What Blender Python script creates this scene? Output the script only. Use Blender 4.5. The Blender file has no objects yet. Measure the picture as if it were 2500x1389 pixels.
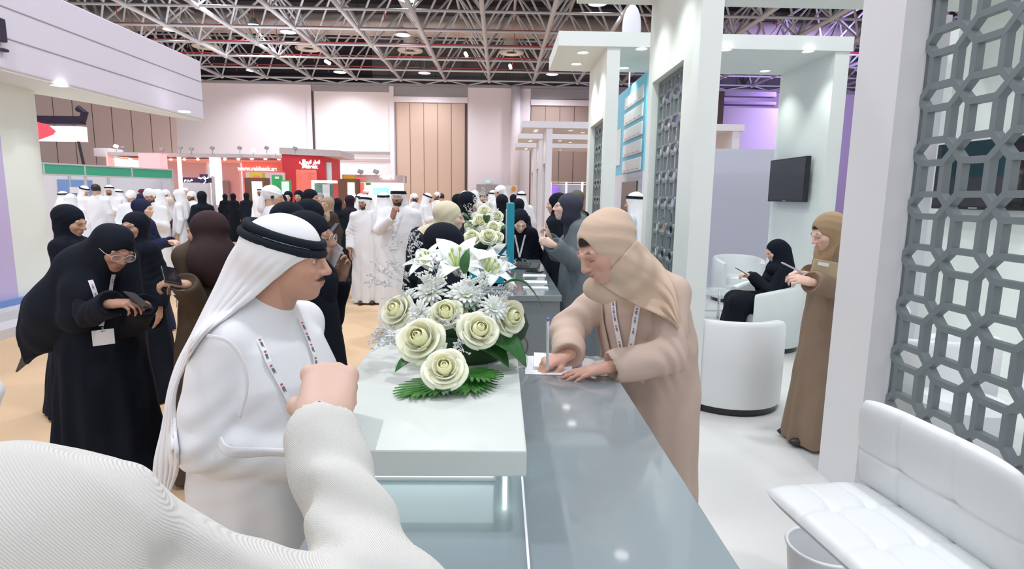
import bpy, math, random
import numpy as np
from mathutils import Vector, Matrix
from mathutils.bvhtree import BVHTree
SC = bpy.context.scene
COL = SC.collection
R_ = math.radians
PI = math.pi
rnd = random.Random(7)

# ---------------------------------------------------------------- camera
CAMH = 1.68
FPX, PITCH, ROLL, YAW = 1420.0, R_(8.6), R_(.8), R_(1.2)
fwd = np.array([math.sin(YAW)*math.cos(PITCH), math.cos(YAW)*math.cos(PITCH), -math.sin(PITCH)])
_rt = np.array([math.cos(YAW), -math.sin(YAW), 0.0]); _up = np.cross(_rt, fwd)
rt = _rt*math.cos(ROLL)+_up*math.sin(ROLL); up = _up*math.cos(ROLL)-_rt*math.sin(ROLL)
CC = np.array([0, 0, CAMH])
cam_d = bpy.data.cameras.new('camera'); cam = bpy.data.objects.new('camera', cam_d); COL.objects.link(cam)
cam_d.sensor_width = 36.0; cam_d.lens = FPX/2500*36.0; cam_d.clip_start = .05; cam_d.clip_end = 300
M = Matrix.Identity(4)
for i in range(3):
    M[i][0] = rt[i]; M[i][1] = up[i]; M[i][2] = -fwd[i]; M[i][3] = CC[i]
cam.matrix_world = M
SC.camera = cam
def at(px, py, Y=None, Z=None, X=None):
    """World point seen at photo pixel (px, py) on the plane Y=, Z= or X=."""
    d = fwd+rt*(px-1250)/FPX+up*(694.5-py)/FPX
    s = Y/d[1] if Y is not None else ((Z-CAMH)/d[2] if Z is not None else X/d[0])
    return CC+d*s

# ---------------------------------------------------------------- world, view
w = bpy.data.worlds.new('world'); SC.world = w; w.use_nodes = True
w.node_tree.nodes['Background'].inputs[0].default_value = (.90, .93, 1.0, 1)
w.node_tree.nodes['Background'].inputs[1].default_value = .95
SC.view_settings.view_transform = 'Standard'; SC.view_settings.look = 'None'
SC.view_settings.exposure = 0.0; SC.view_settings.gamma = 1; SC.view_settings.use_curve_mapping = False
SC.cycles.max_bounces = 6; SC.cycles.diffuse_bounces = 4; SC.cycles.glossy_bounces = 3
SC.cycles.transparent_max_bounces = 8; SC.cycles.sample_clamp_indirect = 6

# ---------------------------------------------------------------- materials
MATS = {}
def mat(name, c, rough=.5, metal=0, emit=0, alpha=1, noise=0, nscale=8, bump=0, bscale=200, spec=.5, coat=0, trans=0, sheen=0, stretch=None, sss=0, attr=False):
    if name in MATS: return MATS[name]
    m = bpy.data.materials.new(name); m.use_nodes = True; MATS[name] = m
    nt = m.node_tree; b = nt.nodes['Principled BSDF']
    c4 = (c[0], c[1], c[2], 1)
    b.inputs['Base Color'].default_value = c4
    b.inputs['Roughness'].default_value = rough; b.inputs['Metallic'].default_value = metal
    b.inputs['Specular IOR Level'].default_value = spec
    b.inputs['Coat Weight'].default_value = coat; b.inputs['Coat Roughness'].default_value = .05
    b.inputs['Transmission Weight'].default_value = trans
    b.inputs['Sheen Weight'].default_value = sheen
    if sss:
        b.inputs['Subsurface Weight'].default_value = sss; b.inputs['Subsurface Radius'].default_value = (.012, .005, .003); b.inputs['Subsurface Scale'].default_value = 1
    b.inputs['Alpha'].default_value = alpha
    if emit:
        b.inputs['Emission Color'].default_value = c4; b.inputs['Emission Strength'].default_value = emit
    tc = nt.nodes.new('ShaderNodeTexCoord')
    src = tc.outputs['Object']
    if stretch:
        mp = nt.nodes.new('ShaderNodeMapping'); mp.inputs['Scale'].default_value = stretch
        nt.links.new(src, mp.inputs[0]); src = mp.outputs[0]
    base = None
    if attr:
        a = nt.nodes.new('ShaderNodeAttribute'); a.attribute_name = 'Col'; base = a.outputs['Color']
        nt.links.new(base, b.inputs['Base Color'])
    if noise:
        n = nt.nodes.new('ShaderNodeTexNoise'); n.inputs['Scale'].default_value = nscale; n.inputs['Detail'].default_value = 4
        nt.links.new(src, n.inputs['Vector'])
        mx = nt.nodes.new('ShaderNodeMix'); mx.data_type = 'RGBA'; mx.blend_type = 'MULTIPLY'; mx.inputs['Factor'].default_value = 1
        rp = nt.nodes.new('ShaderNodeMapRange'); rp.inputs['From Min'].default_value = .3; rp.inputs['From Max'].default_value = .7
        rp.inputs['To Min'].default_value = 1-noise; rp.inputs['To Max'].default_value = 1
        nt.links.new(n.outputs['Fac'], rp.inputs['Value'])
        if base: nt.links.new(base, mx.inputs['A'])
        else: mx.inputs['A'].default_value = c4
        nt.links.new(rp.outputs[0], mx.inputs['B']); nt.links.new(mx.outputs['Result'], b.inputs['Base Color'])
    if bump:
        n = nt.nodes.new('ShaderNodeTexNoise'); n.inputs['Scale'].default_value = bscale; n.inputs['Detail'].default_value = 3
        nt.links.new(src, n.inputs['Vector'])
        bp = nt.nodes.new('ShaderNodeBump'); bp.inputs['Strength'].default_value = bump; bp.inputs['Distance'].default_value = .01
        nt.links.new(n.outputs['Fac'], bp.inputs['Height']); nt.links.new(bp.outputs[0], b.inputs['Normal'])
    return m

# ---------------------------------------------------------------- mesh kit
class MB:
    """Collects geometry, builds ONE mesh object."""
    def __init__(s): s.v = []; s.f = []; s.mi = []; s.cur = 0
    def add(s, vs, fs):
        o = len(s.v); s.v += [tuple(map(float, p)) for p in vs]
        for f in fs: s.f.append([o+i for i in f]); s.mi.append(s.cur)
        return s
    def box(s, a, b):
        x0, y0, z0 = [min(a[i], b[i]) for i in range(3)]; x1, y1, z1 = [max(a[i], b[i]) for i in range(3)]
        return s.add([(x0,y0,z0),(x1,y0,z0),(x1,y1,z0),(x0,y1,z0),(x0,y0,z1),(x1,y0,z1),(x1,y1,z1),(x0,y1,z1)],
                     [(3,2,1,0),(4,5,6,7),(0,1,5,4),(1,2,6,5),(2,3,7,6),(3,0,4,7)])
    def obox(s, c, sz, R):
        """oriented box: centre, full size, 3x3 rotation"""
        R = np.asarray(R); c = np.asarray(c, float)
        vs = [c+R@(np.array([sx, sy, sz_])*np.array(sz)/2) for sz_ in (-1, 1) for sx, sy in ((-1,-1),(1,-1),(1,1),(-1,1))]
        return s.add(vs, [(3,2,1,0),(4,5,6,7),(0,1,5,4),(1,2,6,5),(2,3,7,6),(3,0,4,7)])
    def bar(s, a, b, w, t, nrm=(0, 0, 1)):
        """rectangular bar from a to b, width w across, thickness t along nrm"""
        a = Vector(a); b = Vector(b); d = (b-a); L = d.length; d = d/L; n = Vector(nrm).normalized(); u = d.cross(n).normalized(); n = u.cross(d)
        R = np.array([u, d, n]).T
        return s.obox((a+b)/2, (w, L, t), R)
    def tube(s, pts, r, seg=8, caps=True, closed=False):
        pts = [Vector(p) for p in pts]; n = len(pts); rs = r if hasattr(r, '__len__') else [r]*n
        rings = []; u = None
        for i, p in enumerate(pts):
            if closed: t = pts[(i+1) % n]-pts[i-1]
            else: t = pts[min(i+1, n-1)]-pts[max(i-1, 0)]
            t = t.normalized() if t.length > 1e-9 else Vector((0, 0, 1))
            if u is None: u = t.orthogonal().normalized()
            u = (u-t*u.dot(t)); u = u.normalized() if u.length > 1e-6 else t.orthogonal().normalized()
            v = t.cross(u)
            rings.append([p+(u*math.cos(2*PI*k/seg)+v*math.sin(2*PI*k/seg))*rs[i] for k in range(seg)])
        vs = [q for rg in rings for q in rg]; fs = []
        for i in range(n if closed else n-1):
            j = (i+1) % n
            for k in range(seg): fs.append((i*seg+k, i*seg+(k+1) % seg, j*seg+(k+1) % seg, j*seg+k))
        if caps and not closed: fs.append(tuple(range(seg))[::-1]); fs.append(tuple((n-1)*seg+k for k in range(seg)))
        return s.add(vs, fs)
    def lathe(s, prof, c=(0, 0, 0), seg=24, R=None, a0=0, a1=2*PI):
        """profile [(r,z)...] turned about z"""
        full = abs(a1-a0-2*PI) < 1e-6; m = seg if full else seg+1; R = np.eye(3) if R is None else np.asarray(R)
        vs = [np.asarray(c)+R@np.array([r*math.cos(a0+(a1-a0)*k/seg), r*math.sin(a0+(a1-a0)*k/seg), z]) for r, z in prof for k in range(m)]
        fs = []
        for i in range(len(prof)-1):
            for k in range(seg if full else seg):
                k2 = (k+1) % m
                if not full and k+1 >= m: continue
                fs.append((i*m+k, i*m+k2, (i+1)*m+k2, (i+1)*m+k))
        return s.add(vs, fs)
    def ell(s, c, r, R=None, seg=12, rings=8):
        R = np.eye(3) if R is None else np.asarray(R); c = np.asarray(c, float); r = np.asarray(r if hasattr(r, '__len__') else (r,)*3, float)
        vs = [c+R@(r*np.array([0, 0, -1]))]
        for i in range(1, rings):
            t = -PI/2+PI*i/rings
            for k in range(seg): vs.append(c+R@(r*np.array([math.cos(t)*math.cos(2*PI*k/seg), math.cos(t)*math.sin(2*PI*k/seg), math.sin(t)])))
        vs.append(c+R@(r*np.array([0, 0, 1]))); fs = []; L = len(vs)-1
        for k in range(seg):
            fs.append((0, 1+(k+1) % seg, 1+k)); fs.append((L, L-seg+k, L-seg+(k+1) % seg))
        for i in range(rings-2):
            for k in range(seg):
                a = 1+i*seg+k; b = 1+i*seg+(k+1) % seg; fs.append((a, b, b+seg, a+seg))
        return s.add(vs, fs)
    def prism(s, poly, y0, y1, axis='y'):
        """extrude 2-D polygon (x,z) between y0 and y1 (axis y) or (y,z) between x0,x1 (axis x) or (x,y) z"""
        n = len(poly)
        P = {'y': lambda a, b, h: (a, h, b), 'x': lambda a, b, h: (h, a, b), 'z': lambda a, b, h: (a, b, h)}[axis]
        vs = [P(a, b, y0) for a, b in poly]+[P(a, b, y1) for a, b in poly]
        fs = [tuple(range(n)), tuple(range(n, 2*n))[::-1]]+[(i, i+n, (i+1) % n+n, (i+1) % n) for i in range(n)]
        return s.add(vs, fs)
    def build(s, name, m, parent=None, smooth=False, bevel=0, origin=None, sub=0, solid=0, fixn=True, **props):
        me = bpy.data.meshes.new(name); vs = np.array(s.v, float)
        if origin is not None: vs = vs-np.asarray(origin)
        me.from_pydata([tuple(p) for p in vs], [], s.f)
        for mm in (m if isinstance(m, (list, tuple)) else [m]): me.materials.append(mm)
        if any(s.mi): me.polygons.foreach_set('material_index', s.mi)
        if fixn:
            import bmesh
            bm = bmesh.new(); bm.from_mesh(me); bmesh.ops.recalc_face_normals(bm, faces=bm.faces); bm.to_mesh(me); bm.free()
        if smooth:
            me.polygons.foreach_set('use_smooth', [True]*len(me.polygons))
            if smooth != 'all': me.set_sharp_from_angle(angle=R_(40))
        o = bpy.data.objects.new(name, me); COL.objects.link(o)
        if origin is not None: o.location = origin
        if parent is not None: o.parent = parent
        if bevel:
            b = o.modifiers.new('b', 'BEVEL'); b.width = bevel; b.segments = 2; b.limit_method = 'ANGLE'; b.angle_limit = R_(50)
        if solid: q = o.modifiers.new('s', 'SOLIDIFY'); q.thickness = solid; q.offset = 0
        if sub: q = o.modifiers.new('u', 'SUBSURF'); q.levels = sub; q.render_levels = sub
        for k, v in props.items(): o[k] = v
        return o
def tag(o, label, cat, group=None):
    o['label'] = label; o['category'] = cat
    if group: o['group'] = group
    return o
def thing(name, label, cat, loc=(0, 0, 0), rz=0, group=None, s=1):
    o = bpy.data.objects.new(name, None); COL.objects.link(o); o.location = loc; o.rotation_euler = (0, 0, rz); o.scale = (s,)*3
    o.empty_display_size = .1
    return tag(o, label, cat, group)
def copy_tree(o, parent=None):
    c = o.copy(); COL.objects.link(c); c.parent = parent
    for ch in [q for q in o.children]: copy_tree(ch, c)
    return c
def struct(o): o['kind'] = 'structure'; return o
def spot(parent, loc, power, ang=110, blend=.6, r=.05, color=(1, 1, 1), to=None):
    d = bpy.data.lights.new('bulb', 'SPOT'); d.energy = power; d.spot_size = R_(ang); d.spot_blend = blend; d.shadow_soft_size = r; d.color = color
    o = bpy.data.objects.new('bulb', d); COL.objects.link(o); o.location = loc; o.parent = parent
    if to is not None: o.rotation_euler = (Vector(to)-Vector(loc)).to_track_quat('-Z', 'Y').to_euler()
    return o
def text(s, size, m, parent, loc, rot=(PI/2, 0, 0), name='lettering', depth=.004, align='CENTER', bold=0):
    c = bpy.data.curves.new(name, 'FONT'); c.body = s; c.size = size; c.extrude = depth; c.align_x = align; c.align_y = 'CENTER'; c.offset = bold
    c.materials.append(m); o = bpy.data.objects.new(name, c); COL.objects.link(o)
    me = bpy.data.meshes.new_from_object(o); me.name = name; bpy.data.objects.remove(o); o = bpy.data.objects.new(name, me); COL.objects.link(o); o.location = loc; o.rotation_euler = rot; o.parent = parent
    return o

# ---------------------------------------------------------------- implicit-surface kit (bodies and drapery)
def rotm(yaw=0, pitch=0, roll=0):
    """head-type rotation: roll about y, pitch (nod down, about x), yaw (turn left, about z); radians"""
    cy, sy, cp, sp, cr, sr = math.cos(yaw), math.sin(yaw), math.cos(pitch), math.sin(pitch), math.cos(roll), math.sin(roll)
    Z = np.array([[cy, -sy, 0], [sy, cy, 0], [0, 0, 1]]); X = np.array([[1, 0, 0], [0, cp, sp], [0, -sp, cp]]); Y = np.array([[cr, 0, sr], [0, 1, 0], [-sr, 0, cr]])
    return Z@X@Y
def frame(ydir, zhint):
    y = np.asarray(ydir, float); y = y/np.linalg.norm(y); z = np.asarray(zhint, float); x = np.cross(y, z); x /= np.linalg.norm(x); z = np.cross(x, y)
    return np.array([x, y, z]).T
class Vox:
    def __init__(s, lo, hi, h):
        s.lo = np.array(lo, np.float32); s.h = h; s.n = np.ceil((np.array(hi)-s.lo)/h).astype(int)+1
        s.D = np.full(s.n, .5, np.float32)
    def sub(s, lo, hi):
        a = np.clip(np.floor((np.asarray(lo)-s.lo)/s.h).astype(int), 0, s.n); b = np.clip(np.ceil((np.asarray(hi)-s.lo)/s.h).astype(int)+1, 0, s.n)
        if np.any(b <= a): return None
        g = [s.lo[i]+np.arange(a[i], b[i], dtype=np.float32)*s.h for i in range(3)]
        return (slice(a[0], b[0]), slice(a[1], b[1]), slice(a[2], b[2])), g[0][:, None, None], g[1][None, :, None], g[2][None, None, :]
    def put(s, f, lo, hi, k=.01, op='u'):
        pad = k+3*s.h+.012
        q = s.sub(np.asarray(lo)-pad, np.asarray(hi)+pad)
        if q is None: return s
        sl, X, Y, Z = q; d = f(X, Y, Z).astype(np.float32); D = s.D[sl]
        if op == 'u': r = np.minimum(D, d)-(np.maximum(k-np.abs(D-d), 0)**2)/(4*k+1e-9)
        elif op == 's': d = -d; r = np.maximum(D, d)+(np.maximum(k-np.abs(D-d), 0)**2)/(4*k+1e-9)
        else: r = D+d
        s.D[sl] = r
        return s
    def ell(s, c, r, R=None, k=.01, op='u'):
        c = np.asarray(c, float); r = np.asarray(r, float); Rt = None if R is None else np.asarray(R).T
        m = r.max() if R is not None else r
        def f(X, Y, Z):
            x, y, z = X-c[0], Y-c[1], Z-c[2]
            if Rt is not None: x, y, z = (Rt[0, 0]*x+Rt[0, 1]*y+Rt[0, 2]*z, Rt[1, 0]*x+Rt[1, 1]*y+Rt[1, 2]*z, Rt[2, 0]*x+Rt[2, 1]*y+Rt[2, 2]*z)
            a = np.sqrt((x/r[0])**2+(y/r[1])**2+(z/r[2])**2)+1e-6; b = np.sqrt((x/r[0]**2)**2+(y/r[1]**2)**2+(z/r[2]**2)**2)+1e-6
            return a*(a-1)/b
        return s.put(f, c-m, c+m, k, op)
    def cone(s, a, b, ra, rb, k=.01, op='u', flat=None):
        """round cone; flat=(dir, factor>1) thins it along dir"""
        a = np.asarray(a, float); b = np.asarray(b, float); ba = b-a; L2 = ba@ba+1e-12; m = max(ra, rb)
        def f(X, Y, Z):
            x, y, z = X-a[0], Y-a[1], Z-a[2]; t = np.clip((x*ba[0]+y*ba[1]+z*ba[2])/L2, 0, 1)
            x, y, z = x-t*ba[0], y-t*ba[1], z-t*ba[2]; r = ra+(rb-ra)*t
            if flat is not None:
                n = np.asarray(flat[0], float); n = n/np.linalg.norm(n); c = (x*n[0]+y*n[1]+z*n[2]); e = c*(flat[1]-1)
                d = np.sqrt((x+e*n[0])**2+(y+e*n[1])**2+(z+e*n[2])**2)-r
                return d/math.sqrt(flat[1])
            return np.sqrt(x*x+y*y+z*z)-r
        return s.put(f, np.minimum(a, b)-m, np.maximum(a, b)+m, k, op)
    def chain(s, pr, k=.01, flat=None):
        for (a, ra), (b, rb) in zip(pr[:-1], pr[1:]): s.cone(a, b, ra, rb, k, 'u', flat)
        return s
    def loft(s, rows, k=.02, fold=None, op='u', ncut=None, squ=2.0):
        """rows (z, cx, cy, rx, ry); fold(phi, z)->radius multiplier"""
        rows = sorted(rows); zs = [r[0] for r in rows]; m = max(max(r[3], r[4]) for r in rows)*1.4
        lo = (min(r[1] for r in rows)-m, min(r[2] for r in rows)-m, zs[0]); hi = (max(r[1] for r in rows)+m, max(r[2] for r in rows)+m, zs[-1])
        def f(X, Y, Z):
            z = np.clip(Z, zs[0], zs[-1]); cx, cy, rx, ry = [np.interp(z, zs, [r[i] for r in rows]) for i in (1, 2, 3, 4)]
            x, y = X-cx, Y-cy; mul = 1.0
            if fold is not None: mul = fold(np.arctan2(y/ry, x/rx), z)
            q = ((np.abs(x)/(rx*mul))**squ+(np.abs(y)/(ry*mul))**squ)**(1/squ)
            d = (q-1)*np.minimum(rx, ry)*.9
            dz = np.maximum(zs[0]-Z, Z-zs[-1])
            return np.maximum(d, dz)
        return s.put(f, lo, hi, k, op)
    def disp(s, f, lo, hi): return s.put(f, lo, hi, 0, 'a')
    def mesh(s):
        D = s.D; D[0] = D[-1] = .5; D[:, 0] = D[:, -1] = .5; D[:, :, 0] = D[:, :, -1] = .5
        B = D < 0; n = s.n; c = np.zeros(n-1, np.int8); C8 = [(i, j, k) for i in (0, 1) for j in (0, 1) for k in (0, 1)]
        for i, j, k in C8: c += B[i:n[0]-1+i, j:n[1]-1+j, k:n[2]-1+k]
        act = (c > 0) & (c < 8); idx = np.argwhere(act); V = np.full(n-1, -1, np.int32); V[act] = np.arange(len(idx))
        P = np.zeros((len(idx), 3)); W = np.zeros(len(idx))
        vals = {q: D[idx[:, 0]+q[0], idx[:, 1]+q[1], idx[:, 2]+q[2]] for q in C8}
        for q in C8:
            for ax in range(3):
                if q[ax]: continue
                r = list(q); r[ax] = 1; r = tuple(r); a, b = vals[q], vals[r]; m = (a < 0) != (b < 0)
                t = a[m]/(a[m]-b[m]); p = np.tile(np.array(q, float), (m.sum(), 1)); p[:, ax] += t; P[m] += p; W[m] += 1
        P = (P/W[:, None]+idx)*s.h+s.lo; F = []
        for ax in range(3):
            u, v = [(1, 2), (2, 0), (0, 1)][ax]
            sl0 = [slice(1, -1)]*3; sl0[ax] = slice(0, -1); sl1 = [slice(1, -1)]*3; sl1[ax] = slice(1, None)
            a = B[tuple(sl0)]; b = B[tuple(sl1)]
            for flip, mm in ((0, a & ~b), (1, ~a & b)):
                e = np.argwhere(mm)+np.array([0 if i == ax else 1 for i in range(3)])
                if not len(e): continue
                eu = np.eye(3, dtype=int)[u]; ev = np.eye(3, dtype=int)[v]
                q = [V[tuple((e-o).T)] for o in (eu+ev, ev, 0*eu, eu)]
                q = np.stack(q if not flip else q[::-1], 1); F.append(q)
        return P, np.concatenate(F)
def vox_obj(name, P, F, m, parent=None, col=None, smooth_it=2):
    if smooth_it:   # light Taubin smoothing
        E = np.concatenate([F[:, [0, 1]], F[:, [1, 2]], F[:, [2, 3]], F[:, [3, 0]]]); n = len(P)
        deg = np.bincount(E.ravel(), minlength=n)[:, None]+1e-9
        for it in range(smooth_it):
            for lam in (.5, -.52):
                S = np.stack([np.bincount(E[:, 0], P[E[:, 1], i], n)+np.bincount(E[:, 1], P[E[:, 0], i], n) for i in range(3)], 1)
                P = P+lam*(S/deg-P)
    me = bpy.data.meshes.new(name); me.vertices.add(len(P)); me.vertices.foreach_set('co', P.astype(np.float32).ravel())
    me.loops.add(F.size); me.loops.foreach_set('vertex_index', F.astype(np.int32).ravel()); me.polygons.add(len(F))
    me.polygons.foreach_set('loop_start', np.arange(0, F.size, 4, dtype=np.int32)); me.polygons.foreach_set('use_smooth', np.ones(len(F), bool))
    me.update(calc_edges=True); me.validate()
    if col is not None:
        a = me.color_attributes.new('Col', 'FLOAT_COLOR', 'POINT'); c = np.ones((len(P), 4), np.float32); c[:, :3] = col(P) if callable(col) else col
        a.data.foreach_set('color', c.ravel())
    me.materials.append(m); o = bpy.data.objects.new(name, me); COL.objects.link(o)
    if parent is not None: o.parent = parent
    return o
# ---------------------------------------------------------------- people kit
SKIN = mat('skin', (.62, .38, .28), .5, attr=True, sss=.12, spec=.35)
def cloth(name, c, rough=.8, **k): return mat(name, c, rough, bump=k.pop('bump', .08), bscale=k.pop('bscale', 400), spec=.25, **k)
KAND = cloth('white_kandura_cotton', (.84, .85, .88))
BLK = cloth('black_abaya_cloth', (.0055, .0085, .017), rough=.9)
GHUT = cloth('white_headcloth_cotton', (.86, .86, .88))
AGAL = cloth('black_wool_cord', (.008, .014, .024), bump=.4, bscale=300)
WHITE = mat('white_plastic', (.85, .86, .88), .4)
SCREEN = mat('dark_phone_glass', (.01, .012, .018), .12, spec=.7)
DARK = mat('dark_hair', (.02, .014, .013), .55)
LENS = mat('clear_glass_lens', (.9, .92, .95), .05, alpha=.10, spec=.5)
GOLD = mat('gold_metal', (.8, .62, .38), .3, metal=1)
TONES = {'light': (.80, .54, .43), 'mid': (.62, .38, .27), 'tan': (.50, .29, .20), 'deep': (.33, .18, .12)}
def smooth(a, b, x): t = np.clip((x-a)/(b-a), 0, 1); return t*t*(3-2*t)
def head_sdf(V, H, R, male=False, k=.014, s=1.0, cheek=1.0, ears=True):
    P = lambda x, y, z: H+R@(np.array([x, y, z])*s)
    V.ell(P(0, -.016, .028), np.array([.077, .096, .086])*s, R, k)
    V.ell(P(0, .026, -.026), np.array([.060 if male else .058, .066, .078])*s, R, .018)
    V.ell(P(0, .058, -.086), np.array([.028 if male else .023, .028, .022])*s, R, .024)      # chin
    V.ell(P(0, .020, -.064), np.array([.051 if male else .045, .050, .028])*s, R, .02)       # jaw
    for e in (-1, 1):
        V.ell(P(e*.036, .058, -.022), np.array([.026, .028, .022])*s*cheek, R, .02)         # cheek bone
        V.ell(P(e*.031, .101, .005), np.array([.020, .016, .013])*s, R, .014, 's')          # socket
        V.ell(P(e*.031, .0755, .004), np.array([.0155, .0135, .0115])*s, R, .004)           # lid over eyeball
        V.cone(P(e*.046, .076, .020), P(e*.016, .088, .018), .0085*s, .0085*s, .014)        # brow
        if ears: V.ell(P(e*.0775, -.004, -.006), np.array([.008, .020, .031])*s, R, .006)            # ear
    V.cone(P(0, .090, .016), P(0, .108, -.022), .0075*s, .0105*s, .011)                     # nose bridge
    V.ell(P(0, .109, -.026), np.array([.011, .012, .010])*s, R, .006)
    for e in (-1, 1): V.ell(P(e*.0115, .099, -.029), np.array([.0085, .010, .008])*s, R, .006)
    V.ell(P(0, .083, -.056), np.array([.026, .014, .017])*s, R, .012)
    V.cone(P(-.019, .085, -.0535), P(0, .0965, -.0515), .0035*s, .0058*s, .005); V.cone(P(.019, .085, -.0535), P(0, .0965, -.0515), .0035*s, .0058*s, .005)
    V.cone(P(-.017, .084, -.060), P(.017, .084, -.060), .0055*s, .0055*s, .005); V.ell(P(0, .091, -.061), np.array([.013, .007, .0062])*s, R, .005)
    V.cone(P(-.021, .094, -.0565), P(.021, .094, -.0565), .0013, .0013, .003, 's')
def head_paint(H, R, tone, sex='f', beard=0, hairline=.07, s=1.0, brow=1, eyes='down', side=.0):
    tone = np.array(TONES[tone] if isinstance(tone, str) else tone)
    def col(P):
        p = ((P-H)@R)/s; x, y, z = np.abs(p[:, 0]), p[:, 1], p[:, 2]; c = np.tile(tone, (len(P), 1)).astype(float)
        near = (np.linalg.norm(p, axis=1) < .16)
        def mixc(m, q): m = (np.clip(m, 0, 1)*near)[:, None]; c[:] = c*(1-m)+np.array(q)*m
        E = lambda cx, cy, cz, rx, ry, rz: np.sqrt(((x-cx)/rx)**2+((y-cy)/ry)**2+((z-cz)/rz)**2)
        mixc(.35*(1-smooth(.3, 1.1, E(.042, .07, -.028, .028, .03, .024))), tone*np.array([1.08, .72, .68]))
        mixc(.3*(1-smooth(.3, 1, E(0, .115, -.028, .014, .02, .014))), tone*np.array([1.08, .75, .7]))
        mixc(.45*(1-smooth(.4, 1.1, E(.031, .08, .004, .022, .03, .016))), tone*np.array([.62, .5, .5]))
        mixc(.85*(1-smooth(.6, 1.05, E(0, .092, -.0565, .021, .02, .0095))), tone*np.array([.88, .5, .5]) if sex == 'f' else tone*np.array([.8, .55, .52]))
        bz = .0235-.00*x+.004*np.sin(np.clip((x-.012)/.034, 0, 1)*PI)
        mixc(.8*brow*(1-smooth(.5, 1.1, np.sqrt(((x-.032)/.019)**2+((z-bz)/.0034)**2)))*(y > .05), (.035, .022, .018))
        lz = -.0035 if eyes == 'down' else -.001
        if eyes == 'down': mixc(.9*(1-smooth(.5, 1.05, np.sqrt(((x-.031)/.0165)**2+((z-lz-.12*(x-.031)+18*(x-.031)**2-.0)/.0026)**2)))*(y > .07), (.03, .02, .02))
        else:
            mixc(.9*(1-smooth(.6, 1.0, np.sqrt(((x-.031)/.0145)**2+((z-.004)/.006)**2)))*(y > .07), (.75, .72, .70))
            mixc((1-smooth(.6, 1.0, np.sqrt(((x-.031)/.0058)**2+((z-.004)/.0062)**2)))*(y > .07), (.03, .018, .012))
            mixc(.8*(1-smooth(.5, 1.05, np.sqrt(((x-.031)/.017)**2+((z-.0100+14*(x-.031)**2)/.0022)**2)))*(y > .07), (.03, .02, .02))
        if beard:
            jaw = smooth(-.045, -.062, z+.25*np.maximum(x-.03, 0)*0)*1.0
            cheeks = smooth(.038, .052, x)*smooth(.0, -.02, z)*(y < .07)
            lip = 1-smooth(.7, 1.2, E(0, .095, -.0575, .022, .03, .0085))
            st = np.maximum(jaw, cheeks)*(y > -.015)*(z > -.13)
            mo = (1-smooth(.7, 1.1, np.sqrt((x/.027)**2+((z+.0435)/.0062)**2)))*(y > .07)
            mixc(beard*np.clip(np.maximum(st*(1-lip), mo), 0, 1), (.028, .018, .015))
        elif sex == 'm':
            mo = (1-smooth(.6, 1.1, np.sqrt((x/.031)**2+((z+.0445+.16*x)/.0058)**2)))*(y > .07)
            mixc(.95*np.clip(mo*1.4, 0, 1), (.03, .02, .017)); mixc(.12*smooth(-.04, -.07, z)*(y > 0), (.1, .07, .07))
        hl = np.maximum(smooth(hairline-.006, hairline+.006, z+.5*np.maximum(0, x-.04)+.35*np.maximum(0, .05-y)), smooth(.02, .005, y)*smooth(-.03, -.02, z))
        mixc(hl, (.018, .012, .012))
        return c
    return col
def hand_sdf(V, W, R, pose='relax', side=1, s=1.0, k=.006):
    """W wrist point; R columns: x toward thumb*side, y along fingers, z back of hand"""
    P = lambda x, y, z: W+R@(np.array([x*side, y, z])*s)
    V.cone(P(0, -.03, 0), P(0, .012, 0), .026*s, .026*s, .012, flat=(R[:, 2], 1.35))
    V.chain([(P(.012, .012, 0), .022*s), (P(.018, .078, 0), .017*s)], .012, flat=(R[:, 2], 1.3))
    V.chain([(P(-.012, .012, 0), .022*s), (P(-.020, .074, 0), .016*s)], .012, flat=(R[:, 2], 1.3))
    V.chain([(P(0, .012, 0), .023*s), (P(0, .080, 0), .018*s)], .012, flat=(R[:, 2], 1.3))
    curls = {'relax': (.25, .35, .45, .55), 'fist': (1.45, 1.5, 1.5, 1.5), 'hold': (.75, .85, .95, 1.05), 'flat': (.08, .10, .14, .2), 'pen': (.75, .85, 1.1, 1.25), 'point': (.05, 1.2, 1.35, 1.4)}[pose]
    for i, (bx, by, L, r) in enumerate(((.027, .082, 1.0, .0086), (.009, .087, 1.08, .0088), (-.009, .084, 1.0, .0084), (-.026, .076, .8, .0074))):
        a = curls[i]; p = np.array([bx, by, 0.0]); ang = a*.75; sp = (.06, .02, -.03, -.09)[i]*(0 if pose in ('fist',) else 1); q = [(P(*p), (r+.0015)*s)]
        for j, seg in enumerate((.043, .027, .021)):
            d = np.array([math.sin(sp), math.cos(ang), -math.sin(ang)]); p = p+d*seg*L; q.append((P(*p), (r-.0009*(j+1))*s)); ang += a*(.95 if j == 0 else .6)
        V.chain(q, k)
    if pose == 'fist':
        for bx, by in ((.027, .084), (.009, .089), (-.009, .086), (-.026, .078)): V.ell(P(bx, by, .002), np.array([.0105, .012, .0115])*s, R, .006)
    if pose == 'fist': t = [(P(.024, .022, -.006), .0135*s), (P(.040, .048, -.022), .0115*s), (P(.028, .072, -.040), .0105*s), (P(.008, .078, -.046), .0085*s)]
    elif pose in ('hold', 'pen'): t = [(P(.022, .018, -.006), .0135*s), (P(.042, .044, -.020), .0112*s), (P(.044, .074, -.032), .0100*s), (P(.034, .096, -.040), .0080*s)]
    else: t = [(P(.022, .016, -.004), .0135*s), (P(.044, .038, -.012), .0112*s), (P(.054, .064, -.018), .0098*s), (P(.056, .086, -.022), .0080*s)]
    V.chain(t, .008)
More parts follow.
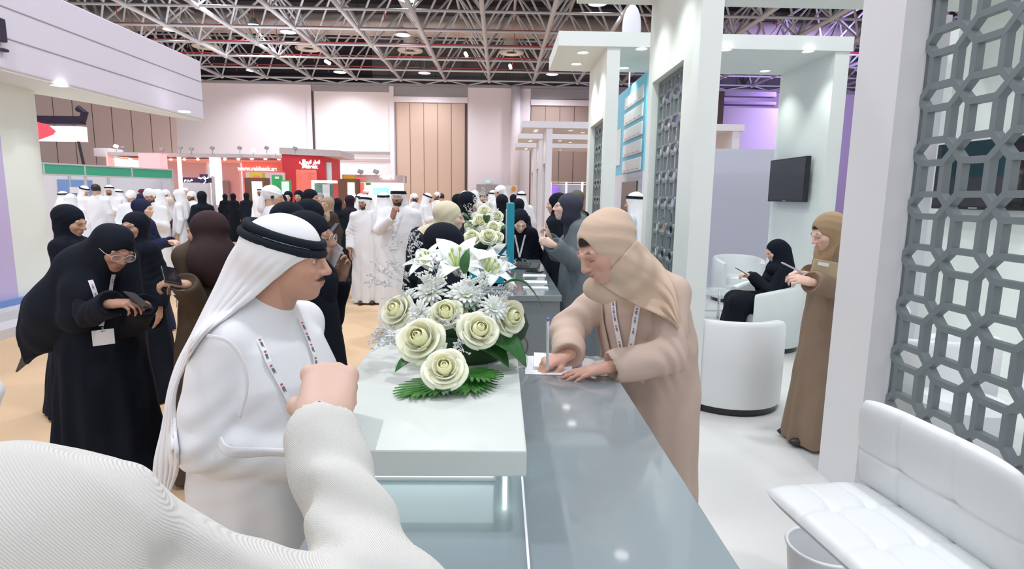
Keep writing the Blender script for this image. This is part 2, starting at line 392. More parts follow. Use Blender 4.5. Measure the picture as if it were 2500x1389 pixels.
def strip(bvh, pts, wd, off=.003, d=(0, 1, 0), n=10, spread=.5):
    """ribbon laid on a surface: pts (x,z) polyline, hit from +d side"""
    out = []; P = []
    for (a, b) in zip(pts[:-1], pts[1:]):
        for i in range(n): P.append((a[0]+(b[0]-a[0])*i/n, a[1]+(b[1]-a[1])*i/n))
    P.append(pts[-1]); mb = MB(); L = []; D = Vector(d).normalized(); side = Vector((0, 0, 1)).cross(D)
    for i, p in enumerate(P):
        q = P[min(i+1, len(P)-1)]; o = P[max(i-1, 0)]; t = Vector((q[0]-o[0], q[1]-o[1])); t = t.normalized() if t.length else Vector((0, 1)); nx, nz = t[1]*wd/2, -t[0]*wd/2
        rowp = []
        for e in (-1, 1):
            x, z = p[0]+e*nx, p[1]+e*nz; base = side*(-x)+Vector((0, 0, z))
            h = bvh.ray_cast(base+D*1.5, -D, 3)
            rowp.append((h[0]+D*off) if h[0] else None)
        L.append(rowp)
    last = None
    ys = []
    for r in L:
        for e in (0, 1):
            if r[e] is None: r[e] = r[1-e]
        if r[0] is None: r[0] = r[1] = last
        last = r[0] if r[0] is not None else last
    L = [r for r in L if r[0] is not None]
    for it in range(3):
        for e in (0, 1):
            ds = [r[e].dot(D) for r in L]
            for i in range(1, len(L)-1):
                m = max(ds[i], (ds[i-1]+ds[i+1])/2); L[i][e] = L[i][e]+D*(m-ds[i])
    vs = []; fs = []
    for r in L: vs += [r[0], r[1], r[1]-D*.0015, r[0]-D*.0015]
    for i in range(len(L)-1):
        for j in range(4): fs.append((i*4+j, i*4+(j+1) % 4, (i+1)*4+(j+1) % 4, (i+1)*4+j))
    mb.add(vs, fs); return mb, L
def bvh_of(o): me = o.data; return BVHTree.FromPolygons([v.co for v in me.vertices], [p.vertices for p in me.polygons])
def wl(loc, yaw, p):
    a = R_(yaw); d = np.asarray(p, float)-np.asarray(loc, float); return np.array([d[0]*math.cos(a)+d[1]*math.sin(a), -d[0]*math.sin(a)+d[1]*math.cos(a), d[2]])
def wd(yaw, p): return wl((0, 0, 0), yaw, p)
def warm(loc, yaw, e, w_, hd, bd, pose): return (wl(loc, yaw, e), wl(loc, yaw, w_), wd(yaw, hd), wd(yaw, bd), pose)
def person(label, loc, yaw, Ht=1.65, sex='f', head=(0, 0, 0), hoff=(0, 0, 0), lean=0, arms=(None, None), robe=None, scarf=None, wear='hijab', tone='mid', hr=.012, hb=.006, hs=.009,
           beard=0, hem=.30, cuff=.062, eyes='down', hairline=.062, neckline=0, feet=True, group=None, rows=None, extra=None, fold=.055, nf=9, seed=0, slim=1.0, face_open=(.060, .084), sleeve=.06, hairm=None, sleeves=True, lean0=.95, headw=None, agal=(.0085, .16, .052), agalm=True, rowsy=0, collar=0, thumb=(1, 1), fcz=0, armk=.05, hands=None):
    """standing robed figure; local frame x right, y forward, z up. arms: (left, right) = (elbow, wrist, handdir, backdir, pose)"""
    yaw = R_(yaw); root = thing('person', label, 'person', loc, yaw, group)
    S = Ht/1.70; rg = random.Random(seed)
    ln = math.tan(R_(lean)); cyf = lambda z: ln*max(0, z/S-lean0)*S
    zs_, zn = 1.365*S, 1.46*S
    Hc = np.array([0, cyf(1.56*S)+.015, 1.575*S])+np.array(hoff); Rh = rotm(R_(head[0]), R_(head[1]), R_(head[2]))
    if headw is not None: Hc = wl(loc, math.degrees(yaw), headw)
    sx = (.170 if sex == 'm' else .140)*S*slim
    shoulders = [np.array([e*sx, cyf(zs_), zs_]) for e in (-1, 1)]
    dfl = lambda e: (np.array([e*(sx+.07), -.03+cyf(1.1*S), 1.12*S]), np.array([e*(sx+.065), .05+cyf(.9*S), .88*S]), (0, .15, -1), (e, 0, 0), 'relax')
    A = [tuple(a) if a is not None else dfl(e) for a, e in zip(arms, (-1, 1))]
    A = [(np.array(a[0], float), np.array(a[1], float), np.array(a[2], float), np.array(a[3], float), a[4]) for a in A]
    # --- body: one continuous surface (head, neck, torso, arms, hands)
    pts = [Hc+np.array([0, 0, .14]), Hc]+shoulders+[q for a in A for q in (a[0], a[1], a[1]+.2*a[2]/np.linalg.norm(a[2]))]
    lo = np.min(pts, 0)-.13; hi = np.max(pts, 0)+.13; lo[2] = min(lo[2], 1.1*S)
    V = Vox(lo, hi, hb)
    head_sdf(V, Hc, Rh, sex == 'm', ears=(wear in ('hair', 'cap', 'wrap') or sex == 'm'))
    nk = np.array([0, cyf(1.42*S)-.01, 1.40*S])
    V.cone(Hc+Rh@np.array([0, -.018, -.05]), nk, .051 if sex == 'f' else .060, .062 if sex == 'f' else .07, .02)
    V.cone(shoulders[0], shoulders[1], .04, .04, .04); V.cone(nk, np.array([0, cyf(1.15*S), 1.15*S]), .07, .09, .04)
    for e, a, sh in zip((-1, 1), A, shoulders):
        V.chain([(sh, .040), (a[0], .034)], .02); hd = a[2]/np.linalg.norm(a[2])
        V.chain([(a[0], .036), (a[1], .0235)], .015)
        y = hd; Rr = frame(y, a[3])
        # x column should point to the thumb: thumb side sign chosen per hand
        sd = (1 if e < 0 else -1)*thumb[0 if e < 0 else 1]      # left hand (viewer frame: x right) palm down -> thumb toward +x
        if len(A) and a[4] != 'none': hand_sdf(V, a[1]+hd*.02, Rr, a[4], sd, hands or (.96 if sex == 'f' else 1.05))
    P, F = V.mesh(); body = vox_obj('body', P, F, SKIN, root, head_paint(Hc, Rh, tone, sex, beard, hairline, 1, 1, eyes))
    # --- robe
    W = slim
    if rows is None:
        if sex == 'f': rows = [(.02, .30 if hem is None else hem, .9), (.5, .235*W, .85), (.95, .195*W, .78), (1.12, .165*W, .80), (1.28, .165*W, .70), (1.36, .145*W, .68), (1.415, .10*W, .85), (1.46, .062, 1)]
        else: rows = [(.03, .225*W, .78), (.5, .21*W, .78), (.95, .20*W, .76), (1.15, .19*W, .70), (1.28, .185*W, .64), (1.37, .165*W, .60), (1.42, .115*W, .75), (1.475, .063, 1)]
    rr = [(z*S, 0, cyf(z*S), rx*S, rx*q*S) for z, rx, q in rows]
    pts2 = [a[0] for a in A]+[a[1] for a in A]
    mx = max(r[3] for r in rr)*1.15; lo = np.minimum(np.min(pts2, 0)-.16, [-mx, -mx, 0]); hi = np.maximum(np.max(pts2, 0)+.16, [mx, mx+cyf(1.45*S), 1.54*S]); lo[2] = 0
    V = Vox(lo-.03, hi+.03, hr); ph = rg.uniform(0, 6)
    def fld(phi, z):
        a = fold*smooth(1.15*S, .1*S, z)
        return 1+a*np.sin(nf*phi+ph+1.2*np.sin(2*phi+ph)+.8*z)+.5*a*np.sin((nf*2-3)*phi+2*ph-.6*z)
    V.loft(rr, .02, fld)
    for e, a, sh in zip((-1, 1), A, shoulders):
        if not sleeves: continue
        hd = (a[1]-a[0]); hd = hd/np.linalg.norm(hd); ce = a[1]-hd*.012
        V.cone(np.array([0, cyf(1.43*S), 1.425*S]), sh+np.array([0, 0, .012]), .055, .052, .05); V.cone(sh, a[0], sleeve*.86, sleeve*.95, armk); V.cone(a[0], ce, sleeve*.93, cuff, min(.03, armk))
        # creases around the elbow and along the sleeve
        el = a[0]; ax = (a[1]-sh); ax = ax/np.linalg.norm(ax)
        def cr(X, Y, Z, el=el, ax=ax, p0=rg.uniform(0, 6)):
            x, y, z = X-el[0], Y-el[1], Z-el[2]; r2 = x*x+y*y+z*z; t = x*ax[0]+y*ax[1]+z*ax[2]
            return .0045*np.sin(t*105+p0+3*np.sin(x*18+y*14+p0))*np.exp(-r2/.018)
        V.disp(cr, el-.2, el+.2)
        V.cone(ce+hd*cuff*.95, ce+hd*(cuff+.08), cuff*.94, cuff*1.3, .004, 's')         # open, flat-cut cuff
    V.disp(lambda X, Y, Z: .005*np.sin(X*23+4*np.sin(Z*5+ph))*np.sin(Y*19+Z*6+ph), lo, hi)
    if extra: extra(V, 'robe', Hc, Rh, S, cyf)
    P, F = V.mesh(); robe_o = vox_obj('robe', P, F, robe or BLK, root)
    # --- head wear
    parts = {'rr': rr, 'root': root, 'body': body, 'robe': robe_o, 'Hc': Hc, 'Rh': Rh, 'S': S, 'A': A}
    q = lambda x, y, z: Hc+Rh@np.array([x, y, z])
    sc = scarf or (BLK if wear == 'hijab' else GHUT)
    if wear == 'hijab':
        V = Vox(Hc-([.27, .27, .42] if not extra else [.55, .55, .75]), Hc+([.27, .27, .2] if not extra else [.55, .55, .25]), hs); c = np.array([0, cyf(1.38*S), 1.40*S])
        V.ell(q(0, -.026, .028), (.089, .109, .094), Rh, .01)
        V.ell(q(0, -.018, -.04), (.075, .080, .095), Rh, .03)
        V.cone(q(0, -.025, -.07), c+[0, .0, .0], .062, .085, .04)
        V.ell(c+[0, -.005, -.035], (.150*S, .115, .075), None, .06)
        V.ell(c+[0, .05, -.09], (.10, .07, .12), None, .05)
        a0 = q(0, .1, -.05); p1 = rg.uniform(0, 6)
        def cr(X, Y, Z):
            x, y, z = X-a0[0], Y-a0[1], Z-a0[2]; r = np.sqrt(x*x+y*y+1.6*z*z)
            t = r*105+p1+2.5*np.sin(x*17+z*9+p1); return -.0032*(1-2*np.abs(np.mod(t/(2*PI), 1)-.5)**.6)*smooth(.06, .13, r)*(.6+.4*np.sin(x*31-z*13))
        V.disp(cr, Hc-.4, Hc+.3)
        if extra: extra(V, 'scarf', Hc, Rh, S, cyf)
        V.ell(q(0, .135, -.024+fcz), (face_open[0], .096, face_open[1]), Rh, .004, 's')
        P, F = V.mesh(); parts['scarf'] = vox_obj('headscarf', P, F, sc, root)
    elif wear in ('ghutra', 'wrap', 'sweep'):
        V = Vox(Hc-([.32, .32, .55] if wear != 'sweep' else [.6, .6, .9]), Hc+[.32, .3, .2], hs)
        V.ell(q(0, -.018, .034), (.088, .107, .092), Rh, .01)
        if wear == 'ghutra':
            b = [(-.46, 0, -.10, .175, .10), (-.30, 0, -.085, .165, .11), (-.16, 0, -.06, .135, .115), (-.06, 0, -.035, .108, .110), (.02, 0, -.02, .092, .105), (.05, 0, -.02, .086, .10)]
            V.loft([(Hc[2]+z, Hc[0]+x, Hc[1]+y+(-.0), rx, ry) for z, x, y, rx, ry in b], .02, lambda phi, z: 1+.045*np.sin(9*phi+1+seed)*smooth(Hc[2]+.02, Hc[2]-.3, z))
            V.ell(q(0, .15, -.10), (.068, .135, .125), Rh, .008, 's')
            fy = Rh@np.array([0, 1, 0])
            V.cone(Hc+fy*.14+[0, 0, -.12], Hc+fy*.10+[0, 0, -.5], .072, .13, .01, 's')
        elif wear == 'wrap':
            for z in (.03, .05, .07): V.ell(q(0, -.012, z), (.098-.5*(z-.03), .114-.5*(z-.03), .022), Rh@rotm(0, .12, (z-.05)*8), .006)
            V.ell(q(0, .15, -.06), (.07, .12, .085), Rh, .006, 's')
            V.cone(q(0, -.10, .02), q(0, -.12, -.14), .045, .06, .02, flat=((0, 1, 0), 2))
        V.disp(lambda X, Y, Z: (.003 if wear != 'sweep' else .0012)*np.sin(X*55+Z*20)*np.sin(Y*50+Z*8), Hc-.5, Hc+.3)
        if extra: extra(V, 'scarf', Hc, Rh, S, cyf)
        P, F = V.mesh(); parts['scarf'] = vox_obj('headcloth', P, F, sc, root)
        if wear in ('ghutra', 'sweep') and agalm:
            mb = MB(); ar = agal[0]
            for z in (agal[2], agal[2]+ar*1.85):
                Ra = Rh@rotm(0, -agal[1], 0)
                mb.tube([Hc+Rh@np.array([0, -.018, .034])+Ra@np.array([.0915*math.cos(t)*(1-(z-.05)*3), .110*math.sin(t)*(1-(z-.05)*3), z-.034]) for t in np.linspace(0, 2*PI, 28, endpoint=False)], ar, 9, closed=True)
            parts['agal'] = mb.build('agal', AGAL, root, smooth='all')
    elif wear in ('hair', 'cap'):
        V = Vox(Hc-.17, Hc+.17, hs); V.ell(q(0, -.022, .034), (.083, .100, .088), Rh, .01); V.ell(q(0, .12, -.055), (.085, .11, .11), Rh, .01, 's'); V.ell(q(0, .02, -.12), (.12, .16, .085), Rh, .01, 's')
        P, F = V.mesh(); parts['scarf'] = vox_obj('cap' if wear == 'cap' else 'hair', P, F, WHITE if wear == 'cap' else DARK, root)
    if feet:
        mb = MB()
        for e in (-1, 1): mb.ell((e*.09, .12, .035), (.042, .125, .035), seg=10, rings=6)
        mb.build('shoes', mat('dark_shoe_leather', (.03, .02, .02), .4), root, smooth='all')
    return parts
def lanyard(pt, xz=((-.06, 1.36), (0.0, 1.10)), xz2=((.06, 1.36), (0.0, 1.10)), badge=True, wd=.018, size=(.085, .11), tgt=None, cam_dir=(0, 1, 0), marks=True, drop=0, bm=None, usescarf=True):
    S = pt['S']; vs = []; fs = []; zs = np.linspace(pt['rr'][0][0], pt['rr'][-1][0], 60)
    I = lambda z, i: np.interp(z, [r[0] for r in sorted(pt['rr'])], [r[i] for r in sorted(pt['rr'])])
    for z in zs:
        for k in range(40): t = 2*PI*k/40; vs.append((I(z, 1)+(I(z, 3)+.006)*math.cos(t), I(z, 2)+(I(z, 4)+.008)*math.sin(t), z))
    for i in range(59):
        for k in range(40): fs.append((i*40+k, i*40+(k+1) % 40, (i+1)*40+(k+1) % 40, (i+1)*40+k))
    for o in [pt.get('scarf') if usescarf else None]+([tgt] if tgt else []):
        if o is not None:
            n0 = len(vs); vs += [tuple(v.co) for v in o.data.vertices]; fs += [tuple(n0+i for i in p.vertices) for p in o.data.polygons]
    bv = BVHTree.FromPolygons(vs, fs); mk = mat('lanyard_print_dark', (.06, .06, .10), .6); mr = mat('lanyard_print_red', (.6, .08, .08), .6)
    last = None; ribbon = MB(); dots = MB(); D = Vector(cam_dir).normalized()
    for poly in (xz, xz2):
        if not poly: continue
        poly = [(x*S, z*S) for x, z in poly]; mb, L = strip(bv, poly, wd, .005, cam_dir)
        ribbon.add(mb.v, mb.f); last = L[-1]
        if marks:
            for i in range(2, len(L)-1, 3):
                a, b = (L[i][0]+L[i][1])/2, (L[i+1][0]+L[i+1][1])/2; t = (b-a).normalized(); sd = t.cross(D)
                ribbon.cur = 1
                for w_, l_ in ((-.0028, .016), (.0, .012), (.0028, .015)): ribbon.bar(a+D*.0012+sd*w_, a+t*l_+D*.0012+sd*w_, .0011, .0008, D)
                ribbon.cur = 2; ribbon.bar(a-t*.009+D*.0012, a-t*.004+D*.0012, .006, .0008, D); ribbon.cur = 0
    la = ribbon.build('lanyard', [WHITE, mk, mr], pt['root'], fixn=False)
    if badge:
        lc = (last[0]+last[1])/2; sd_ = Vector((0, 0, 1)).cross(D); best = lc.dot(D)
        for u in (-.5, 0, .5):
            for v in (0, -.5, -1.1):
                h = bv.ray_cast(lc-D*lc.dot(D)+sd_*u*size[0]+Vector((0, 0, v*size[1]))+D*1.5, -D, 3)
                if h[0]: best = max(best, h[0].dot(D))
        c = lc+D*(best-lc.dot(D)+.008)+Vector((0, 0, -size[1]/2-.012-drop)); side = Vector((0, 0, 1)).cross(D); R = np.array([-side, D, Vector((0, 0, 1))]).T
        R = np.array([side, D, Vector((0, 0, 1))]).T
        mb = MB(); mb.obox(c, (size[0], .004, size[1]), R); mb.build('badge', bm or WHITE, la, bevel=.006)
        mb = MB(); mb.obox(c+D*.0025+Vector((0, 0, size[1]*.40)), (.018, .001, .005), R); mb.bar(c+Vector((0, 0, size[1]/2)), c+Vector((0, 0, size[1]/2+.014+drop)), .008, .003, D); mb.build('badge_clip', mat('grey_metal_clip', (.3, .32, .35), .4, metal=.6), la)
    return la
def glasses(pt, m=None, r=.0215, lens=True):
    m = m or mat('thin_gold_frame', (.75, .68, .6), .3, metal=.8); Hc, Rh = pt['Hc'], pt['Rh']; q = lambda x, y, z: Hc+Rh@np.array([x, y, z]); mb = MB()
    for e in (-1, 1):
        mb.tube([q(e*.033+1.15*r*math.cos(t), .1035-.10*abs(1.15*r*math.cos(t)+.0)*(1 if e*math.cos(t) > 0 else .2), .001+r*.9*math.sin(t)) for t in np.linspace(0, 2*PI, 20, endpoint=False)], .0013, 5, closed=True)
        mb.tube([q(e*(.033+1.15*r), .1, .006), q(e*.078, .06, .006), q(e*.082, -.01, .002)], .0013, 5)
    mb.tube([q(-.009, .104, .005), q(0, .107, .008), q(.009, .104, .005)], .0013, 5)
    g = mb.build('glasses', m, pt['root'], smooth='all')
    if lens:
        mb = MB()
        for e in (-1, 1): mb.ell(q(e*.033, .1015, .001), (1.12*r, .0012, r*.86), Rh, 14, 6)
        mb.build('lens', LENS, g, smooth='all')
    return g
def phone(label, c, R, size=(.075, .155, .009), m=None, cat='phone', name='mobile_phone', group=None):
    root = thing(name, label, cat, tuple(c), group=group)
    MB().obox((0, 0, 0), size, R).build('phone_body', m or mat('black_phone_case', (.02, .022, .028), .35), root, bevel=.004)
    n = np.asarray(R)[:, 2]
    MB().obox(n*(size[2]/2+.0004), (size[0]*.92, size[1]*.94, .0006), R).build('screen', SCREEN, root)
    return root

def catm(pts, n):
    """n points evenly along a smooth curve through pts"""
    P = np.array(pts, float); d = np.r_[0, np.cumsum(np.linalg.norm(np.diff(P, axis=0), axis=1))]; t = np.linspace(0, d[-1], n); m = len(P)
    T = np.zeros_like(P)
    for i in range(m): a, b = max(i-1, 0), min(i+1, m-1); T[i] = (P[b]-P[a])/(d[b]-d[a])
    out = []
    for x in t:
        i = min(max(np.searchsorted(d, x)-1, 0), m-2); h = d[i+1]-d[i]; u = (x-d[i])/h
        out.append((2*u**3-3*u*u+1)*P[i]+(u**3-2*u*u+u)*h*T[i]+(-2*u**3+3*u*u)*P[i+1]+(u**3-u*u)*h*T[i+1])
    return np.array(out)
def drape(name, A, B, m, parent, nu=28, nv=60, bulge=.02, folds=4, famp=.006, snap=(), lift=.008, thick=.003, smooth_n=4, seed=0, edge=True):
    """cloth sheet hung between curve A and curve B (local points); optionally laid over parts it rests on"""
    a = catm(A, nv); b = catm(B, nv); inv = None; rg = random.Random(seed); ph = rg.uniform(0, 6)
    c0 = np.array(wl(parent.location, math.degrees(parent.rotation_euler.z), CC))
    G = np.zeros((nv, nu, 3))
    for i in range(nv):
        for j in range(nu): G[i, j] = a[i]*(1-j/(nu-1))+b[i]*(j/(nu-1))
    D = np.linalg.norm(G-c0, axis=2); dr = (G-c0)/D[..., None]
    if snap:
        vs = []; fs = []
        for o in snap:
            n0 = len(vs); vs += [tuple(v.co) for v in o.data.vertices]; fs += [tuple(n0+q for q in p.vertices) for p in o.data.polygons]
        bv = BVHTree.FromPolygons(vs, fs); hit = np.full((nv, nu), 9.0)
        for i in range(nv):
            for j in range(nu):
                h = bv.ray_cast(Vector(c0), Vector(dr[i, j]), 6)
                if h[0] is not None: hit[i, j] = h[3]-lift*(.35+.65*smooth(0, .25, i/(nv-1)))
        D = np.minimum(D, hit)
        for it in range(smooth_n):
            E = D.copy(); E[1:-1, 1:-1] = (D[:-2, 1:-1]+D[2:, 1:-1]+D[1:-1, :-2]+D[1:-1, 2:])/4; D = np.minimum(E, hit)
    V_, U_ = np.meshgrid(np.linspace(0, 1, nv), np.linspace(0, 1, nu), indexing='ij')
    D = D-bulge*np.sin(PI*U_)*smooth(0, .4, V_)*smooth(1, .8, V_)
    f = (np.abs(np.mod(U_*folds+.25*np.sin(V_*5+ph)+.1*np.sin(U_*9+V_*7), 1)-.5)*2)**1.4-.5
    D = D+famp*f*smooth(0, .25, V_)*smooth(0, .08, U_)*smooth(1, .92, U_)
    G = c0+dr*D[..., None]; mb = MB(); vs = [tuple(G[i, j]) for i in range(nv) for j in range(nu)]
    mb.add(vs, [(i*nu+j, i*nu+j+1, (i+1)*nu+j+1, (i+1)*nu+j) for i in range(nv-1) for j in range(nu-1)])
    o = mb.build(name, m, parent, smooth='all', fixn=False); q = o.modifiers.new('s', 'SOLIDIFY'); q.thickness = thick; q.offset = 0
    if edge: q.thickness = thick
    return o
# ---------------------------------------------------------------- materials of the place
M_floor = mat('ochre_carpet', (.70, .50, .31), .95, noise=.10, nscale=1.3, bump=.15, bscale=60)
M_gfl = mat('pale_grey_vinyl', (.66, .66, .65), .35, noise=.05, nscale=2)
M_hall = mat('pinkish_white_wall', (.80, .75, .81), .9, noise=.03, nscale=.4)
M_beige = mat('beige_wall_panel', (.56, .42, .35), .7)
M_line = mat('dark_panel_joint', (.08, .06, .06), .8)
M_gry = mat('grey_trim', (.33, .32, .35), .7)
M_white = mat('white_booth_paint', (.85, .90, .865), .55, noise=.02, nscale=3)
M_whitec = mat('cool_white_booth_paint', (.74, .73, .79), .6)
M_lilac = mat('lilac_panel', (.58, .50, .78), .6)
M_steel = mat('painted_steel_tube', (.56, .59, .64), .5)
M_deck = mat('dark_roof_deck', (.03, .03, .045), .9)
M_deckg = mat('grey_roof_cladding', (.14, .145, .155), .85)
M_duct = mat('cream_duct', (.50, .45, .43), .6)
M_red = mat('red_pipe_paint', (.42, .06, .07), .5)
M_lamp = mat('lamp_glow', (1, .97, .95), emit=6)
M_shade = mat('lamp_shade_grey', (.35, .35, .37), .5)
M_grille = mat('grey_lattice_paint', (.19, .225, .235), .45)
M_desk = mat('grey_gloss_desk', (.26, .315, .34), .20, coat=.9, noise=.05, nscale=3)
M_deskb = mat('grey_desk_panel', (.24, .285, .30), .4)
M_slab = mat('pale_grey_counter_paint', (.68, .73, .69), .35, coat=.15)
M_leather = mat('white_leather', (.76, .79, .79), .36, bump=.02, bscale=60, spec=.5)
M_black = mat('black_plastic', (.015, .016, .02), .3)
M_glassp = mat('clear_plate_glass', (.85, .93, .92), .03, alpha=.25, spec=1)
M_chrome = mat('chrome', (.75, .76, .78), .12, metal=1)
HALLC = (.95, .95, 1); BOOTHC = (.90, 1, .93)
def boxo(name, a, b, m, parent=None, bevel=0, **k): return MB().box(a, b).build(name, m, parent, bevel=bevel, **k)

# ---------------------------------------------------------------- shell of the hall
struct(boxo('floor', (-45, -6, -.1), (40, 42, 0), M_floor))
WY = 41.5
struct(boxo('wall_back', (-45, WY, 0), (-7.45, WY+.3, 9.02), M_hall))
struct(boxo('wall_back', (-7.45, WY+.1, 0), (-2.35, WY+.3, 9.02), M_hall))
struct(boxo('wall_back', (-2.35, WY, 0), (1.98, WY+.3, 9.02), M_hall))
struct(boxo('wall_back', (1.98, WY+.1, 0), (9.2, WY+.3, 9.02), M_hall))
struct(boxo('wall_back', (9.2, WY, 0), (40, WY+.3, 9.02), mat('lilac_lit_wall', (.52, .44, .66), .9)))
struct(boxo('wall_upper', (-45, WY+.4, 9.0), (-8.9, WY+.6, 14), M_deck)); mb = MB()
mb.box((-8.9, WY+.4, 9.0), (40, WY+.6, 14))
for i in range(46): mb.box((-8.9+i*1.05, WY+.33, 9.0), (-8.82+i*1.05, WY+.4, 14))
struct(mb.build('wall_upper', M_deckg))
def trim(a, b, m): return struct(boxo('trim_%d' % (sum(o.name.startswith('trim_') for o in COL.objects)+1), a, b, m))
# left beige panel field, white projection panel, beige sliding doors, right beige panels
mb = MB(); mb.cur = 0; mb.box((-40, WY-.06, 0), (-22.3, WY, 8.6)); mb.cur = 1
for i in range(14): mb.box((-39.6+i*1.3, WY-.075, 0), (-39.57+i*1.3, WY-.055, 8.6))
struct(mb.build('wall_panelling', [mat('pink_beige_panel', (.74, .58, .56), .7), M_line]))
mb = MB(); mb.cur = 0; mb.box((-7.3, WY+.02, 1.2), (-2.45, WY+.08, 7.95)); mb.cur = 1
for i in range(6): mb.box((-7.3+i*.95, WY+.0, 1.2), (-7.275+i*.95, WY+.03, 7.95))
mb.box((-2.55, WY-.02, 0), (-2.40, WY+.03, 7.95))
struct(mb.build('door_1', [M_beige, M_line]))
mb = MB(); mb.cur = 0; mb.box((2.0, WY+.02, 0), (9.1, WY+.08, 7.9)); mb.cur = 1
for i in range(8): mb.box((2.0+i*1.0, WY+.0, 0), (2.03+i*1.0, WY+.03, 7.9))
struct(mb.build('door_2', [mat('dusky_beige_panel', (.42, .32, .29), .7), M_line]))
trim((-7.45, WY-.1, 7.98), (-2.35, WY+.1, 8.35), M_hall); trim((2.0, WY-.1, 7.92), (9.2, WY+.1, 8.3), M_hall)
for a, b in ((-7.45, -2.35), (1.98, 9.2)): trim((a, WY-.02, 8.35), (b, WY+.09, 9.02), M_gry)
trim((-12.95, WY-.12, 8.6), (-7.5, WY, 8.95), M_gry); trim((-13.0, WY-.14, 4.6), (-12.86, WY, 8.6), M_line)
trim((-12.86, WY-.06, 4.62), (-7.7, WY, 8.6), mat('pale_pink_screen', (.80, .74, .77), .9)); trim((-12.8, WY-.14, 4.5), (-7.5, WY, 4.62), M_gry)
trim((-12.7, WY-.08, 3.95), (-7.7, WY, 4.15), mat('mauve_trim', (.50, .42, .45), .9)); trim((-13.3, WY-.16, 0), (-13.0, WY, 9.0), M_hall); trim((-7.7, WY-.16, 0), (-7.4, WY, 9.0), M_hall)
struct(MB().tube([(.95, WY-.35, 0), (.95, WY-.35, 9.05)], .32, 16).build('trim_pipe_column', M_hall, smooth='all'))
struct(boxo('ceiling', (-45, 10, 14), (40, 42, 14.2), M_deck)); mb = MB()
for i in range(11): mb.box((-45, 11+i*2.95, 13.5), (40, 11.2+i*2.95, 14))
struct(mb.build('ceiling_purlins', M_deckg))
# space frame
mb = MB(); NX0, NX1, J = -9, 10, 8; s = 2.95; X0 = -.85; Z0, Z1 = 9.3, 11.5; Yj = lambda j: 40.5-s*j
for i in range(NX0, NX1): mb.tube([(X0+i*s, Yj(0), Z0), (X0+i*s, Yj(J), Z0)], .105, 7)
for j in range(J+1): mb.tube([(X0+NX0*s, Yj(j), Z0), (X0+(NX1-1)*s, Yj(j), Z0)], .06, 6)
for i in range(NX0, NX1-1): mb.tube([(X0+(i+.5)*s, Yj(.5), Z1), (X0+(i+.5)*s, Yj(J-.5), Z1)], .075, 6)
for j in range(J): mb.tube([(X0+(NX0+.5)*s, Yj(j+.5), Z1), (X0+(NX1-1.5)*s, Yj(j+.5), Z1)], .06, 6)
for i in range(NX0, NX1):
    for j in range(J+1):
        a = (X0+i*s, Yj(j), Z0); mb.ell(a, .15, seg=6, rings=4)
        for di in (-.5, .5):
            for dj in (-.5, .5):
                if NX0 <= i+di <= NX1-1 and 0 <= j+dj <= J: mb.tube([a, (X0+(i+di)*s, Yj(j+dj), Z1)], .055, 5, caps=False)
        if i < NX1-1 and j == 0: mb.tube([a, (X0+(i+.5)*s, 41.3, Z0-.15)], .045, 5); mb.tube([(X0+(i+1)*s, Yj(0), Z0), (X0+(i+.5)*s, 41.3, Z0-.15)], .045, 5)
mb.tube([(X0+NX0*s, 41.3, Z0-.15), (X0+(NX1-1)*s, 41.3, Z0-.15)], .05, 6)
struct(mb.build('ceiling_space_frame', M_steel, smooth='all'))
trim((-45, 41.2, 9.02), (40, 41.5, 9.14), M_gry)
for j in range(J):
    o = MB().tube([(-24, Yj(j)-1.1, Z0+.55), (25, Yj(j)-1.1, Z0+.55)], .035, 6)
    for i in range(9): o.tube([(-23+i*5.9, Yj(j)-1.1, Z0+.55), (-23+i*5.9, Yj(j)-1.1, Z0+.15)], .02, 5)
    tag(o.build('sprinkler_pipe', M_red), 'red sprinkler pipe running across the hall under the roof', 'pipe', 'red sprinkler pipes in the roof')
d = thing('air_duct', 'round cream air duct crossing the roof with drop diffusers', 'duct', (0, 34.9, 11.2))
MB().tube([(-26, 0, 0), (26, 0, 0)], .6, 20).build('duct_tube', M_duct, d, smooth='all')
for i in range(8):
    x = -23.07+i*5.9; q = MB().tube([(x, .5, -.2), (x, .75, -1.1)], .38, 14).build('diffuser', M_duct, d, smooth='all')
    MB().lathe([(.30, 0), (.72, .06), (.74, .0), (.70, -.05), (.45, -.02), (.30, .05)], (x, .75, -1.2), 22).build('diffuser_ring', mat('white_ring_metal', (.62, .60, .58), .5), q, smooth='all')
d = thing('air_duct', 'flat grey box duct crossing the roof behind the round duct', 'duct', (0, 31.5, 12.3)); boxo('duct_box', (-20, -.6, -.5), (12, .6, .5), mat('grey_duct', (.24, .235, .24), .7), d)
tag(boxo('roof_cladding_panel', (-24, 27.0, 12.9), (12, 28.6, 13.2), M_duct), 'pale roof panel band above the trusses', 'panel')
def bell(label, p, power=0, g='bell lamps under the roof'):
    t = thing('bell_lamp', label, 'lamp', tuple(p), group=g)
    MB().lathe([(.05, .38), (.10, .36), (.16, .18), (.42, .0), (.40, -.02)], seg=20).build('lamp_shade', M_shade, t, smooth='all', solid=.01)
    MB().lathe([(0, .0), (.36, .0), (.36, .02), (0, .02)], seg=20).build('lamp_glass', M_lamp, t)
    MB().tube([(0, 0, .36), (0, 0, .9)], .02, 5).build('suspension', M_shade, t)
    if power: spot(t, (0, 0, -.05), power, 150, .7, .3, HALLC)
    return t
for px, py, Y in ((418, 72, 32.2), (703, 78, 32.2), (983, 85, 32.2), (617, 172, 39), (830, 176, 39), (1036, 178, 39), (1348, 181, 39), (620, 62, 33.5)):
    bell('unseen bell shaped lamp added overhead to light the hall', at(px, py, Y=Y), 1200 if Y > 38 else 1800)
